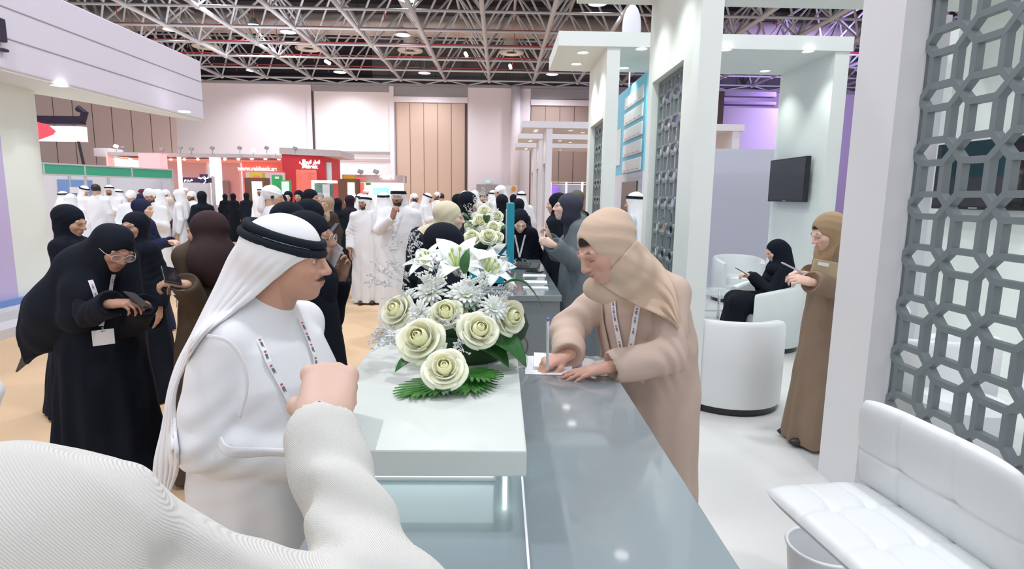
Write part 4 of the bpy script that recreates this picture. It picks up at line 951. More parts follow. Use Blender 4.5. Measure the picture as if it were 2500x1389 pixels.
# ---------------------------------------------------------------- flower arrangements
M_rose = mat('cream_rose_petal', (.92, .92, .72), .6, sss=.15, spec=.25); M_rosec = mat('yellow_rose_heart', (.90, .90, .56), .6)
M_wpet = mat('white_petal', (.82, .85, .80), .6, sss=.1); M_yc = mat('green_yellow_floret', (.50, .62, .15), .6)
M_leaf = mat('glossy_green_leaf', (.035, .16, .035), .3, noise=.3, nscale=30); M_palm = mat('bright_palm_green', (.06, .25, .04), .35, noise=.25, nscale=40); M_gyp = mat('grey_white_sprig', (.60, .61, .62), .7)
def basis(d):
    d = Vector(d).normalized(); u = d.orthogonal().normalized(); v = d.cross(u); return u, v, d
def rose(parent, c, d, r, seed=0):
    rg = random.Random(seed); u, v, n = basis(d); c = Vector(c); mb = MB()
    layers = [(2, .20, .80, 0, .75), (3, .34, .82, .02, .6), (3, .52, .78, .10, .35), (4, .74, .62, .30, .08), (5, .95, .40, .7, 0), (5, 1.10, .12, 1.0, 0)]
    for li, (k, rad, hh, opn, cl) in enumerate(layers):
        a0 = rg.uniform(0, 6); mb.cur = 1 if li < 3 else 0
        for i in range(k):
            a = a0+2*PI*i/k+rg.uniform(-.18, .18); wv = 2*PI/k*(.72 if li > 1 else .95); NU, NV = 9, 8; vs = []; ks = rg.uniform(.9, 1.1); kh = rg.uniform(-.08, .08); pt = rg.uniform(.05, .2); sk = rg.uniform(-.25, .25)
            for iv in range(NV):
                t_ = iv/(NV-1)
                for iu in range(NU):
                    s_ = (iu/(NU-1)-.5)*2; aa = a+(s_+sk*t_)*wv*(.42+.58*math.sin(min(1, t_*1.1)*PI*.60))
                    rr_ = r*rad*ks*(.28+.72*math.sin(t_*PI/2)**.7)*(1+opn*.22*t_**4)*(1-cl*t_**3)*(1-.09*s_*s_*(1-cl))+r*(.012*li)*(1 if i % 2 else -.4)
                    h = r*(-.60+(hh+kh+.60)*t_**.9)-r*(.10+.16*opn)*s_*s_*t_+r*pt*opn*(1-abs(s_))**1.5*t_**3-r*opn*.34*max(0, t_-.70)**1.3*4; h += r*.018*math.sin(5*s_+i+li)*t_
                    vs.append(c+(u*math.cos(aa)+v*math.sin(aa))*rr_+n*h*.85)
            mb.add(vs, [(q*NU+p, q*NU+p+1, (q+1)*NU+p+1, (q+1)*NU+p) for q in range(NV-1) for p in range(NU-1)])
    return mb.build('rose', [M_rose, M_rosec], parent, smooth='all', solid=r*.03, fixn=False)
def daisy(parent, c, d, r, seed=0):
    rg = random.Random(seed); u, v, n = basis(d); c = Vector(c); mb = MB()
    for L, (k, rad, tilt) in enumerate(((18, 1, .12), (16, .85, .45), (12, .6, .9), (8, .38, 1.3))):
        for i in range(k):
            a = 2*PI*i/k+L*.2+rg.uniform(-.08, .08); e = u*math.cos(a)+v*math.sin(a); s_ = n.cross(e); tl = tilt+rg.uniform(-.1, .1); D = e*math.cos(tl)+n*math.sin(tl); w_ = r*.10; R1 = r*rad*rg.uniform(.9, 1.05)
            vs = []
            for t_, ww in ((.08, .4), (.5, 1), (.85, .8), (1, .2)):
                p = c+D*R1*t_+n*r*.10*math.sin(t_*PI); vs += [p-s_*w_*ww, p+n*-.12*w_*2, p+s_*w_*ww]
            mb.add(vs, [(q*3+j, q*3+j+1, (q+1)*3+j+1, (q+1)*3+j) for q in range(3) for j in range(2)])
    mb.cur = 1; mb.ell(c+n*r*.15, r*.16, seg=8, rings=6)
    return mb.build('chrysanthemum', [M_wpet, M_yc], parent, smooth='all', solid=.0012, fixn=False)
def petal(mb, c, D, n, L, w_, curl=.3, NU=5, NV=9):
    D = Vector(D).normalized(); n = Vector(n); n = (n-D*n.dot(D)).normalized(); s_ = D.cross(n); vs = []
    for i in range(NV):
        t_ = i/(NV-1); p = Vector(c)+D*L*t_*(1-.15*curl*t_)+n*L*(.25*math.sin(t_*PI)*.6-curl*t_**2.2*.5); ww = w_*math.sin(PI*min(1, .06+t_*.94))**.75*(1-.25*t_)+.0004
        for j in range(NU): e = (j/(NU-1)-.5)*2; vs.append(p+s_*ww*e+n*ww*.35*e*e)
    mb.add(vs, [(q*NU+j, q*NU+j+1, (q+1)*NU+j+1, (q+1)*NU+j) for q in range(NV-1) for j in range(NU-1)])
def lily(parent, c, d, r, seed=0):
    u, v, n = basis(d); mb = MB()
    for i in range(6):
        a = 2*PI*i/6+seed; e = u*math.cos(a)+v*math.sin(a); petal(mb, c, e*.72+n*.7, n, r, r*(.27 if i % 2 else .2), .55)
    mb.cur = 1
    for i in range(6): a = PI/6+2*PI*i/6; q = Vector(c)+(u*math.cos(a)+v*math.sin(a))*r*.16+n*r*.55; mb.tube([c, q], r*.012, 4); mb.ell(q, (r*.03, r*.03, r*.05), seg=6, rings=4)
    return mb.build('lily', [M_wpet, M_yc], parent, smooth='all', solid=.0012, fixn=False)
def leaf(parent, c, D, n, L, w_, curl=.4, m=None, name='leaf'):
    mb = MB(); petal(mb, c, D, n, L, w_, curl, 7, 11); return mb.build(name, m or M_leaf, parent, smooth='all', solid=.0012, fixn=False)
def palm(parent, c, D, L, n=8, up=(0, 0, 1)):
    D = Vector(D).normalized(); U_ = Vector(up); s_ = D.cross(U_).normalized(); mb = MB(); mb.tube([c, Vector(c)+D*L*.75], .0022, 5)
    for i in range(n):
        f = i/(n-1); b = Vector(c)+D*L*.62*f
        for e in (-1, 1):
            a = 1.05-.85*f; ll = L*(.50+.15*math.sin(PI*f)); dd = D*math.cos(a)+s_*e*math.sin(a)+U_*.04; nn = dd.cross(s_*e if abs(dd.dot(s_)) < .99 else D); q = dd.cross(U_).normalized(); tip = b+dd*ll; w_ = L*.042
            mb.add([b-q*w_*.5, b+q*w_*.5, b+dd*ll*.6+q*w_+U_*.003, tip-q*w_*.3*e, tip+q*w_*.5*e, b+dd*ll*.6-q*w_+U_*.003], [(0, 1, 2, 5), (5, 2, 4, 3)])
    return mb.build('palm_leaf', M_palm, parent, solid=.0012, fixn=False)
def sprig(parent, c, D, L, seed=0, m=None, dens=26):
    rg = random.Random(seed); mb = MB()
    for k in range(3):
        d = (Vector(D).normalized()+Vector((rg.uniform(-.3, .3), rg.uniform(-.3, .3), rg.uniform(-.2, .3)))).normalized(); pts = [Vector(c)]
        for i in range(5): d = (d+Vector((rg.uniform(-.25, .25), rg.uniform(-.25, .25), rg.uniform(-.15, .2)))).normalized(); pts.append(pts[-1]+d*L/5)
        mb.tube(pts, .0009, 4)
        for j in range(dens//3):
            a = rg.randrange(1, 5); p = pts[a].lerp(pts[a+1], rg.random()); o = Vector((rg.uniform(-1, 1), rg.uniform(-1, 1), rg.uniform(-.4, 1))).normalized()*rg.uniform(.008, .02); mb.tube([p, p+o], .0006, 3); mb.ell(p+o, (.0028, .0028, .004), rotm(rg.uniform(0, 6), rg.uniform(0, 6)), 5, 4)
            mb.ell(p+o*.6, (.002, .002, .0035), rotm(rg.uniform(0, 6), rg.uniform(0, 6)), 4, 3)
    return mb.build('filler_sprig', m or M_gyp, parent, fixn=False)
def arrangement(label, F, spec, big=True):
    t = thing('flower_arrangement', label, 'flowers', (0, 0, 0)); return t
VD = Vector((.0, -.75, .66))
t = thing('flower_arrangement', 'near arrangement of cream roses, white lilies and palm leaves on the pale counter top', 'flowers', (0, 0, 0))
def fp(px, py, Y): return Vector(at(px, py, Y=Y))
c0 = Vector((-.10, 1.72, 1.2))
MB().lathe([(0, 0), (.11, 0), (.13, .05), (.10, .07), (0, .075)], tuple(c0), 20).build('floral_foam', mat('dark_green_foam', (.02, .06, .02), .9), t, smooth='all')
RS = 1.66/FPX
for i, (px, py, Y, rpx, dx, dz) in enumerate(((968, 757, 1.62, 37, -.5, .5), (1090, 765, 1.56, 38, -.1, .75), (1027, 828, 1.47, 50, -.25, .55), (1170, 806, 1.50, 42, .25, .6), (1246, 774, 1.60, 38, .7, .3), (1086, 900, 1.36, 45, .0, .7))):
    rose(t, fp(px, py, Y), (dx, -.75, dz), rpx*Y/FPX*.98, i+1)
for i, (px, py, Y, rpx, dx, dz) in enumerate(((1053, 716, 1.64, 48, -.3, .7), (1138, 724, 1.62, 54, .1, .8), (1025, 764, 1.54, 36, -.3, .4), (1203, 755, 1.56, 40, .3, .5), (1000, 725, 1.70, 26, -.6, .6))):
    daisy(t, fp(px, py, Y), (dx, -.7, dz), rpx*Y/FPX, i+3)
lily(t, fp(1120, 672, 1.78), (.0, -.45, .8), .15, .3); lily(t, fp(1180, 680, 1.76), (.4, -.4, .7), .12, .9); lily(t, fp(1055, 658, 1.86), (-.4, -.4, .8), .105, .1)
for a in (((1135, 668), (.1, .05, 1), .075, .016), ((1190, 830), (.9, -.4, -.35), .14, .045), ((1170, 850), (.75, -.5, -.2), .11, .035), ((1110, 800), (.1, -.7, .3), .08, .03), ((1140, 770), (.1, -.7, .5), .07, .028), ((1060, 800), (-.2, -.7, .2), .08, .03)):
    leaf(t, fp(*a[0], 1.60), a[1], (0, -.3, 1), a[2], a[3], .35)
leaf(t, fp(1225, 698, 1.62), (1, -.05, .12), (0, .1, 1), .13, .024, 1.1)
palm(t, (-.150, 1.47, 1.2035), (-.42, -.9, .0), .155, 8); palm(t, (-.135, 1.47, 1.206), (-.05, -1, .0), .13, 8); palm(t, (-.075, 1.50, 1.204), (.05, -1, .02), .15, 8); palm(t, (-.10, 1.52, 1.215), (.5, -.7, .05), .14, 8)
leaf(t, fp(1020, 880, 1.48), (-.7, -.5, -.1), (0, -.3, 1), .07, .02)
k = 0
for px, py, Y, D in ((985, 690, 1.72, (-1, 0, .5)), (975, 665, 1.8, (-.7, 0, 1)), (1030, 620, 1.9, (-.3, 0, 1)), (960, 700, 1.7, (-1, -.1, .2)), (1180, 660, 1.8, (.4, 0, 1)), (1210, 680, 1.75, (.8, 0, .6)), (1195, 725, 1.64, (.5, -.5, .4)), (1100, 800, 1.5, (.1, -.8, .4)), (1115, 835, 1.47, (.1, -.9, -.1)), (975, 800, 1.6, (-.6, -.4, -.2)), (965, 820, 1.6, (-.5, -.5, -.2)), (1215, 740, 1.6, (.4, -.5, .5)), (1000, 690, 1.7, (-.4, -.4, .6)), (1070, 690, 1.7, (-.1, -.4, .8)), (1010, 640, 1.85, (-.6, 0, .9)), (1165, 740, 1.6, (.1, -.7, .5)), (1000, 740, 1.65, (-.3, -.6, .4)), (985, 830, 1.55, (-.9, -.4, -.05))):
    k += 1; sprig(t, fp(px, py, Y), D, .080 if k > 2 else .10, k, dens=20)
for k, (px, py) in enumerate(((1060, 740), (1115, 745), (1150, 700), (1085, 700), (1040, 690), (1190, 700))): sprig(t, fp(px, py, 1.66), (rnd.uniform(-.4, .4), -.7, .5), .06, 40+k, M_wpet, 40)
MB().ell((-.07, 1.74, 1.29), (.16, .10, .10), seg=14, rings=8).build('foliage_core', mat('dark_foliage', (.015, .05, .02), .7, bump=.6, bscale=60), t, smooth='all')
t = thing('flower_arrangement', 'far arrangement of cream roses and white chrysanthemums beside the teal box', 'flowers', (0, 0, 0))
MB().ell((-.16, 5.25, 1.36), (.17, .28, .16), seg=14, rings=8).build('foliage_core', mat('dark_foliage', (.015, .05, .02), .7, bump=.6, bscale=60), t, smooth='all')
for i, (px, py, Y, rpx) in enumerate(((1152, 578, 4.75, 17), (1193, 577, 4.72, 17), (1172, 540, 4.95, 16), (1215, 580, 4.8, 13), (1205, 555, 4.9, 14), (1150, 552, 4.95, 13), (1182, 515, 5.2, 13), (1213, 528, 5.1, 13))): rose(t, fp(px, py, Y), (.1*(i % 3-1), -.8, .5), rpx*Y/FPX, i+20)
for i, (px, py, Y, rpx) in enumerate(((1195, 532, 5.0, 14), (1160, 528, 5.1, 12), (1172, 503, 5.4, 13), (1196, 500, 5.4, 12), (1222, 552, 4.95, 12), (1148, 565, 4.8, 12), (1172, 560, 4.85, 11))): daisy(t, fp(px, py, Y), (.1, -.8, .5), rpx*Y/FPX, i+30)
for i, (px, py, D) in enumerate(((1145, 535, (-1, 0, .4)), (1150, 545, (-1, 0, -.2)), (1220, 560, (.9, 0, .1)), (1188, 545, (0, -.7, .7)), (1165, 560, (-.3, -.7, .3)))): leaf(t, fp(px, py, 4.9), D, (0, -.3, 1), .13, .035)
for i, (px, py) in enumerate(((1185, 492), (1165, 510), (1205, 512), (1220, 540), (1150, 530), (1180, 560))): sprig(t, fp(px, py, 5.1), (rnd.uniform(-.5, .5), -.3, .9), .12, 60+i, M_wpet, 40)
tag(boxo('magazine', (-.22, 4.70, ZS), (.0, 4.86, ZS+.008), mat('pastel_cover', (.75, .50, .42), .4)), 'pastel covered booklet lying before the far flowers', 'booklet'); tag(boxo('magazine', (-.06, 4.72, ZS+.0085), (.05, 4.90, ZS+.014), mat('pale_blue_cover', (.45, .65, .75), .4)), 'pale blue leaflet lying before the far flowers', 'booklet')

# ---------------------------------------------------------------- teal box and desk things
t = thing('presentation_box', 'open teal presentation box with its lid standing upright', 'box', (0, 0, 0)); M_teal = mat('teal_box_paint', (.005, .30, .40), .4)
a = at(1145, 640, Y=4.1); Yb0, Yb1 = 3.95, 4.45; xl = at(1140, 690, Y=Yb0)[0]; xr = at(1236, 690, Y=Yb0)[0]; zb_ = ZB+.03; zt_ = at(1200, 655, Y=Yb0)[2]
mb = MB(); mb.box((xl, Yb0, zb_), (xr, Yb1, zb_+.02)); mb.box((xl, Yb0, zb_), (xr, Yb0+.015, zt_)); mb.box((xl, Yb1-.015, zb_), (xr, Yb1, zt_)); mb.box((xl, Yb0, zb_), (xl+.015, Yb1, zt_)); mb.box((xr-.015, Yb0, zb_), (xr, Yb1, zt_)); mb.build('box_base', M_teal, t)
q = boxo('box_tray', (xl+.02, Yb0+.02, zb_+.02), (xr-.02, Yb1-.02, zt_-.03), mat('cyan_tray', (.05, .45, .50), .4), t); boxo('tray_strip', (xl+.03, Yb0+.15, zt_-.03), (xr-.06, Yb0+.3, zt_-.022), mat('lime_strip', (.45, .72, .28), .4), q)
zl = at(1245, 495, Y=4.2)[2]; boxo('box_lid', (xr+.0, Yb0, zt_-.02), (xr+.05, Yb1, zl), M_teal, t, bevel=.004); boxo('lid_lining', (xr-.004, Yb0+.03, zt_+.03), (xr, Yb1-.03, zl-.05), mat('pale_lining', (.6, .75, .85), .5), t)
MB().bar((xr-.13, Yb0+.03, zt_-.01), (xr+.01, Yb0+.03, zt_+.16), .02, .006, (0, 1, 0)).build('lid_ribbon', mat('dark_teal_ribbon', (.01, .10, .14), .5), t)
t = thing('tea_glass', 'small glass of milky tea near the teal box', 'drinking glass', tuple(at(1238, 715, Z=ZB)+np.array([.0, -.0, .0])))
t.location = (.07, 3.95, ZD); MB().lathe([(.022, 0), (.027, .10), (.028, .10), (.023, -.0)], seg=18).build('glass_wall', M_glassp, t, smooth='all'); MB().lathe([(0, .004), (.021, .004), (.0245, .06), (0, .06)], seg=18).build('milk_tea', mat('milky_tea', (.62, .45, .25), .5), t, smooth='all')
t = thing('desk_calculator', 'dark desk telephone keypad lying on the far desk', 'telephone', tuple((at(1285, 655, Z=ZD)+at(1285, 655, Z=ZD))/2)); t.rotation_euler = (0, 0, -.2)
MB().prism([(-.10, 0), (.10, 0), (.10, .045), (-.10, .02)], -.11, .11, 'x').build('keypad_body', mat('dark_grey_plastic', (.05, .06, .06), .45), t)
for i in range(5):
    for j in range(4): MB().box((-.09+i*.026, -.075+j*.034, .024+.006*j), (-.07+i*.026, -.05+j*.034, .036+.006*j)).build('key', mat('key_grey', (.13, .15, .15), .5), t)
t.location = (at(1285, 655, Z=ZD)[0], at(1285, 655, Z=ZD)[1], ZD)
p = at(1305, 663, Z=ZD); q = phone('black mobile phone lying beside the keypad on the far desk', (p[0], p[1]-.02, ZD+.006), rotm(.9), (.075, .15, .009))
p = at(1268, 641, Z=ZD); q = phone('white framed tablet leaning at the far desk edge', (p[0]+.01, p[1]+.06, ZD+.012), rotm(.2)@rotm(0, -.1), (.13, .18, .008), m=WHITE, cat='tablet', name='tablet')
M_paper = mat('white_paper', (.86, .87, .90), .7); M_ink = mat('grey_ink', (.25, .25, .30), .7)
def sheet(name, label, cx, cy, z, w_, h_, rz, th=.002, lines=0, m=None, cat='paper', blocks=()):
    t = thing(name, label, cat, (cx, cy, z), rz); MB().box((-w_/2, -h_/2, 0), (w_/2, h_/2, th)).build('paper_sheet', m or M_paper, t)
    mb = MB()
    for (x0, y0, x1, n, dy) in blocks:
        for i in range(n): mb.box((x0*w_, y0*h_-i*dy, th), (x1*w_, y0*h_-i*dy-.0016, th+.0004))
    if mb.v: mb.build('printed_text', M_ink, t)
    return t
p = at(1305, 673, Z=ZD); sheet('paper_sheet_stack', 'sheet of white paper on the far desk nearest the keypad', p[0], p[1], ZD, .19, .14, -.1, .003, blocks=((-.4, .3, .3, 3, .03),))
p = at(1307, 690, Z=ZD); sheet('notepad', 'spiral notepad in the middle of the far desk', p[0], p[1], ZD, .18, .13, -.05, .008, blocks=((-.42, .1, -.3, 4, .006),), cat='notepad')
p = at(1307, 703, Z=ZD); sheet('notepad', 'white notepad at the front edge of the far desk', p[0], p[1]-.02, ZD, .18, .09, 0, .008, blocks=((-.42, .1, -.3, 4, .006),), cat='notepad')
# papers and pen under the writing hand
p = at(1390, 893, Z=ZD); sheet('paper_sheet', 'printed form lying under the notebook on the near desk', p[0], p[1], ZD+.001, .345, .25, -.04, .001, blocks=((-.40, -.1, -.20, 5, .008), (-.12, -.1, .10, 4, .008), (.18, -.1, .40, 5, .008)))
p = at(1348, 880, Z=ZD+.01); sheet('notebook', 'open white notebook under the writing hand', p[0], p[1], ZD+.003, .145, .20, -.06, .011, cat='notebook', blocks=((.05, -.40, .25, 2, .006),))
t = thing('pen', 'white ballpoint pen held upright in the writing hand', 'pen', (0, 0, 0)); a = at(1338, 783, Y=1.98); b = at(1337, 866, Y=2.08); b[2] = ZD+.016
PEN0, PEN1 = a, b
MB().tube([a, a+(b-a)*.2, a+(b-a)*.93, b], [.0048, .0055, .005, .001], 10).build('pen_barrel', WHITE, t, smooth='all'); MB().tube([a, a-(b-a)*.05], [.0045, .004], 8).build('pen_cap', mat('blue_pen_cap', (.12, .2, .6), .4), t)
t = thing('cable', 'coiled grey and white cables at the far end of the near desk', 'cable', (0, 0, 0)); mb = MB()
q = at(1268, 845, Z=ZD+.04)
mb.tube([q+np.array([.035*math.cos(a_), .0, .045*math.sin(a_)]) for a_ in np.linspace(-2.2, 3.2, 16)], .004, 6); mb.build('grey_cable', mat('grey_cable', (.12, .12, .13), .5), t, smooth='all'); mb = MB()
q = at(1270, 880, Z=ZD+.03)
mb.tube([q+np.array([.028*math.cos(a_), .01*math.sin(3*a_), .03*math.sin(a_)]) for a_ in np.linspace(-2.6, 4.2, 20)], .0025, 6); mb.build('white_cable', WHITE, t, smooth='all')

# ---------------------------------------------------------------- seating
def tub_chair(label, x, y, rz, r=.42, h=.74, seat=.42, g=None):
    t = thing('tub_chair', label, 'armchair', (x, y, 0), rz, g); n = 28; a0, a1 = R_(-215), R_(35)
    mb = MB(); prof = []
    for k in range(n+1):
        a = a0+(a1-a0)*k/n; f = abs(k/n-.5)*2; hh = h-.10*f**3; prof.append((a, hh))
    th = .11; vs = []; fs = []
    for a, hh in prof:
        ring = [(r, .06), (r+.005, hh*.5), (r, hh-.035), (r-.02, hh-.008), (r-th*.5, hh), (r-th+.02, hh-.008), (r-th, hh-.035), (r-th-.005, .3), (r-th, .06)]
        vs += [(rr_*math.cos(a), rr_*math.sin(a), z) for rr_, z in ring]
    m = 9
    for k in range(n):
        for j in range(m): fs.append((k*m+j, k*m+(j+1) % m, (k+1)*m+(j+1) % m, (k+1)*m+j))
    fs.append(tuple(range(m))[::-1]); fs.append(tuple(n*m+j for j in range(m))); mb.add(vs, fs); mb.build('chair_shell', M_leather, t, smooth=True)
    MB().lathe([(0, .06), (r-.03, .06), (r-.02, .28), (0, .28)], seg=28).build('chair_base', M_leather, t, smooth=True)
    MB().lathe([(0, .26), (r-th-.01, .27), (r-th+.0, .32), (r-th-.01, seat-.02), (r-th-.05, seat), (0, seat+.01)], seg=28).build('seat_cushion', M_leather, t, smooth=True)
    MB().lathe([(0, .0), (r-.02, .0), (r-.01, .06), (0, .06)], seg=28).build('plinth', M_black, t, smooth=True)
    return t
F0 = .02
for l, x, y, rz in (('nearest white leather tub chair, beside the brown abaya woman', 1.90, 4.66, -.25), ('white leather tub chair against the lilac partition', 3.95, 9.5, PI), ('white leather tub chair with the seated woman on it', 3.0, 6.5, PI/2), ('white leather tub chair beyond the large lattice at right', 3.35, 5.3, 0),
                    ('white leather tub chair behind the lattice, near the floor', 3.15, 4.1, .3), ('white leather tub chair at the picture edge behind the lattice', 3.7, 3.2, PI/2)):
    c = tub_chair(l, x, y, rz); c.location.z = F0
t = thing('glass_coffee_table', 'low glass coffee table with chrome legs left of the seated woman', 'table', (2.72, 7.75, F0))
MB().box((-.45, -.32, .42), (.45, .32, .43)).build('glass_top', M_glassp, t, bevel=.004); MB().box((-.38, -.25, .2), (.38, .25, .208)).build('glass_shelf', M_glassp, t)
for sx in (-1, 1):
    for sy in (-1, 1): MB().tube([(sx*.36, sy*.24, 0), (sx*.36, sy*.24, .42)], .02, 10).build('leg', M_chrome, t, smooth='all')
MB().tube([(-.36, -.24, .2), (.36, -.24, .2)], .01, 8).build('crossbar', M_chrome, t)
t = thing('glass_side_table', 'white drum stool seen low through the lattice', 'stool', (3.0, 3.55, F0)); MB().lathe([(0, 0), (.24, 0), (.26, .04), (.26, .38), (.22, .42), (0, .42)], seg=24).build('stool_drum', M_leather, t, smooth=True)

# bar stool: tufted seat and back in the foreground
t = thing('bar_stool', 'white tufted leather bar stool in the right foreground', 'bar stool', (0, 0, 0)); ZSE = .78
P1 = at(2085, 1160, Z=ZSE); P2 = at(2445, 1400, Z=ZSE)
Yv = Vector(P1[:2])-Vector(P2[:2]); ylen = Yv.length
ey = Vector((Yv.x, Yv.y, 0)).normalized(); ex = Vector((ey.y, -ey.x, 0))
if ex.x < 0: ex = -ex
oc = Vector((P1[0], P1[1], 0))      # back-far corner of the seat
wS, dS = ylen+.05, .36
def pillow(nu, nv, f):
    vs = []; fs = []
    for i in range(nu+1):
        for j in range(nv+1): vs.append(f(i/nu, j/nv))
    for i in range(nu):
        for j in range(nv): a = i*(nv+1)+j; fs.append((a, a+nv+1, a+nv+2, a+1))
    return vs, fs
def tuft(u, v, us, vs_, dep, ww=.045, seam=.006):
    d = 0
    for a in us:
        d += seam*math.exp(-((u-a)/.012)**2)
        for b in vs_: d += dep*math.exp(-(((u-a)/ww)**2+((v-b)/ww)**2))
    for b in vs_: d += seam*math.exp(-((v-b)/.012)**2)
    return d
def rc(u, v, p=5): # rounded pillow profile 0 at the border
    return (1-abs(2*u-1)**p)**.5*(1-abs(2*v-1)**p)**.5
def seat_top(sgn):
    def f(u, v):
        uu = .5+(u-.5)*(1-.05*abs(2*v-1)**6); vv = .5+(v-.5)*(1-.05*abs(2*u-1)**6)
        h = .035*rc(u, v)-(tuft(u, v, (.33, .66), (.33, .66), .014) if sgn > 0 else 0)*min(1, 4*rc(u, v))
        q = oc-ey*(uu*wS)-ex*(dS*(1-vv))+ex*.03; return (q.x, q.y, ZSE-.03+sgn*h+.0)
    return f
mb = MB()
for s_ in (1, -1): a, b = pillow(54, 54, seat_top(s_)); mb.add(a, b if s_ > 0 else [x[::-1] for x in b])
mb.build('seat', M_leather, t, smooth='all')
zb0 = ZSE-.02; HB = at(2110, 955, Y=P1[1])[2]-ZSE+.02
def back_f(sgn):
    def f(u, v):
        uu = .5+(u-.5)*(1-.10*max(0, 2*v-1)**5); h = .032*rc(u, v)-(tuft(u, v, (.33, .66), (.42,), .012)*min(1, 4*rc(u, v)) if sgn < 0 else 0)
        vv = v*(1-.06*abs(2*u-1)**4)
        q = oc-ey*(uu*wS)+ex*(.025-.035*v+sgn*h-.06*(1-abs(2*u-1)**2)*0); return (q.x, q.y, zb0+HB*vv)
    return f
mb = MB()
for s_ in (1, -1): a, b = pillow(54, 40, back_f(s_)); mb.add(a, b if s_ > 0 else [x[::-1] for x in b])
mb.build('backrest', M_leather, t, smooth='all')
cs = oc-ey*(wS/2)-ex*(dS/2-.03)
MB().tube([(cs.x, cs.y, .04), (cs.x, cs.y, ZSE-.06)], .028, 14).build('gas_column', M_chrome, t, smooth='all'); MB().lathe([(0, 0), (.2, .0), (.2, .012), (.05, .03), (0, .04)], (cs.x, cs.y, F0), 28).build('round_base', M_chrome, t, smooth=True)
MB().tube([(cs.x+.15*math.cos(a_), cs.y+.15*math.sin(a_), .32) for a_ in np.linspace(0, 2*PI, 20, endpoint=False)], .009, 8, closed=True).build('foot_ring', M_chrome, t, smooth='all')
p = at(2010, 1345, Z=.30); t = thing('waste_basket', 'white perforated waste basket on the floor under the bar stool', 'basket', (p[0], p[1], F0))
mb = MB(); mb.lathe([(.10, 0), (.13, .30), (.135, .30), (.105, -.0)], seg=30); mb  .build('basket_wall', WHITE, t, smooth=True); MB().tube([(.135*math.cos(a_), .135*math.sin(a_), .30) for a_ in np.linspace(0, 2*PI, 30, endpoint=False)], .008, 8, closed=True).build('rim', WHITE, t, smooth='all'); MB().lathe([(0, .0), (.10, .0), (.10, .01), (0, .01)], seg=24).build('basket_floor', M_slab, t)
# ---------------------------------------------------------------- people
CL = lambda n, c, **k: cloth(n, c, **k)
BEIGE = CL('blush_beige_coat', (.60, .46, .38)); SCARFB = CL('sand_beige_scarf', (.64, .48, .36)); BROWN = CL('taupe_brown_abaya', (.26, .185, .13)); SCT = CL('camel_scarf', (.42, .29, .17))
OLIVE = CL('olive_brown_abaya', (.085, .060, .042)); DBR = CL('dark_brown_scarf', (.040, .020, .022)); GREY = CL('blue_grey_abaya', (.14, .17, .19)); GRS = CL('charcoal_blue_scarf', (.045, .048, .072)); NAVY = CL('navy_abaya', (.015, .02, .06)); CREAM = CL('cream_scarf', (.72, .64, .46))
JACK = CL('ivory_ribbed_wool', (.72, .71, .67), bump=.01)
def rib(m, sc, st, direction):
    nt = m.node_tree; w_ = nt.nodes.new('ShaderNodeTexWave'); w_.inputs['Scale'].default_value = sc; w_.inputs['Distortion'].default_value = 1.5; w_.inputs['Detail'].default_value = 1; w_.bands_direction = direction
    tc = nt.nodes.new('ShaderNodeTexCoord'); nt.links.new(tc.outputs['Object'], w_.inputs['Vector']); b = nt.nodes.new('ShaderNodeBump'); b.inputs['Strength'].default_value = st; b.inputs['Distance'].default_value = .002
    nt.links.new(w_.outputs['Fac'], b.inputs['Height']); nt.links.new(b.outputs[0], nt.nodes['Principled BSDF'].inputs['Normal'])
rib(JACK, 230, .45, 'DIAGONAL'); OLS = CL('olive_scarf', (.13, .12, .08)); PALEB = CL('pale_blue_robe', (.55, .62, .75))

# --- man in white in the foreground
LA = (-.665, 1.62, 0); YA = -108
HA = at(703, 634, Y=1.60)
def swept(V, what, Hc, Rh, S, cyf):
    W = lambda px, py, Y: wl(LA, YA, at(px, py, Y=Y))
    if what == 'robe':
        pass
        return
    if what != 'scarf': return
    W = lambda px, py, Y: wl(LA, YA, at(px, py, Y=Y)); q = lambda x, y, z: Hc+Rh@np.array([x, y, z]); vd = wd(YA, (.2, 1, .1))
    V.ell(q(0, -.030, .01), (.088, .100, .085), Rh, .03)
    V.ell(q(.045, .165, -.125), (.20, .20, .165), Rh@rotm(0, .25, 0), .004, 's')
def mid(V, what, Hc, Rh, S, cyf): pass
def ar(e, w_, hd, bd, pose, loc, yaw): return warm(loc, yaw, e, w_, hd, bd, pose)
armR = ar(at(505, 1085, Y=1.42), at(735, 1120, Y=1.46), (1, .1, .05), (0, -.6, 1), 'relax', LA, YA)
armL = ar(at(700, 1120, Y=1.98), at(800, 1090, Y=1.85), (1, -.3, .1), (0, 0, 1), 'relax', LA, YA)
rowsA = [(.03, .25, .9), (.5, .235, .95), (.95, .235, 1.0), (1.1, .235, .95), (1.25, .22, .88), (1.35, .19, .76), (1.42, .115, .85), (1.485, .068, 1)]
pA = person('man in white robe and black double head cord in profile at the counter', LA, YA, 1.60, 'm', head=(16, 3, 0), headw=HA, arms=(armL, armR), robe=KAND, wear='sweep', armk=.016, tone=(.60, .34, .25), hr=.0065, hb=.0038, hs=.005, eyes='open', rows=rowsA, cuff=.062, sleeve=.078, extra=swept, agal=(.0125, -.26, .050), hem=.25)
WA = lambda px, py, Y: wl(LA, YA, at(px, py, Y=Y))
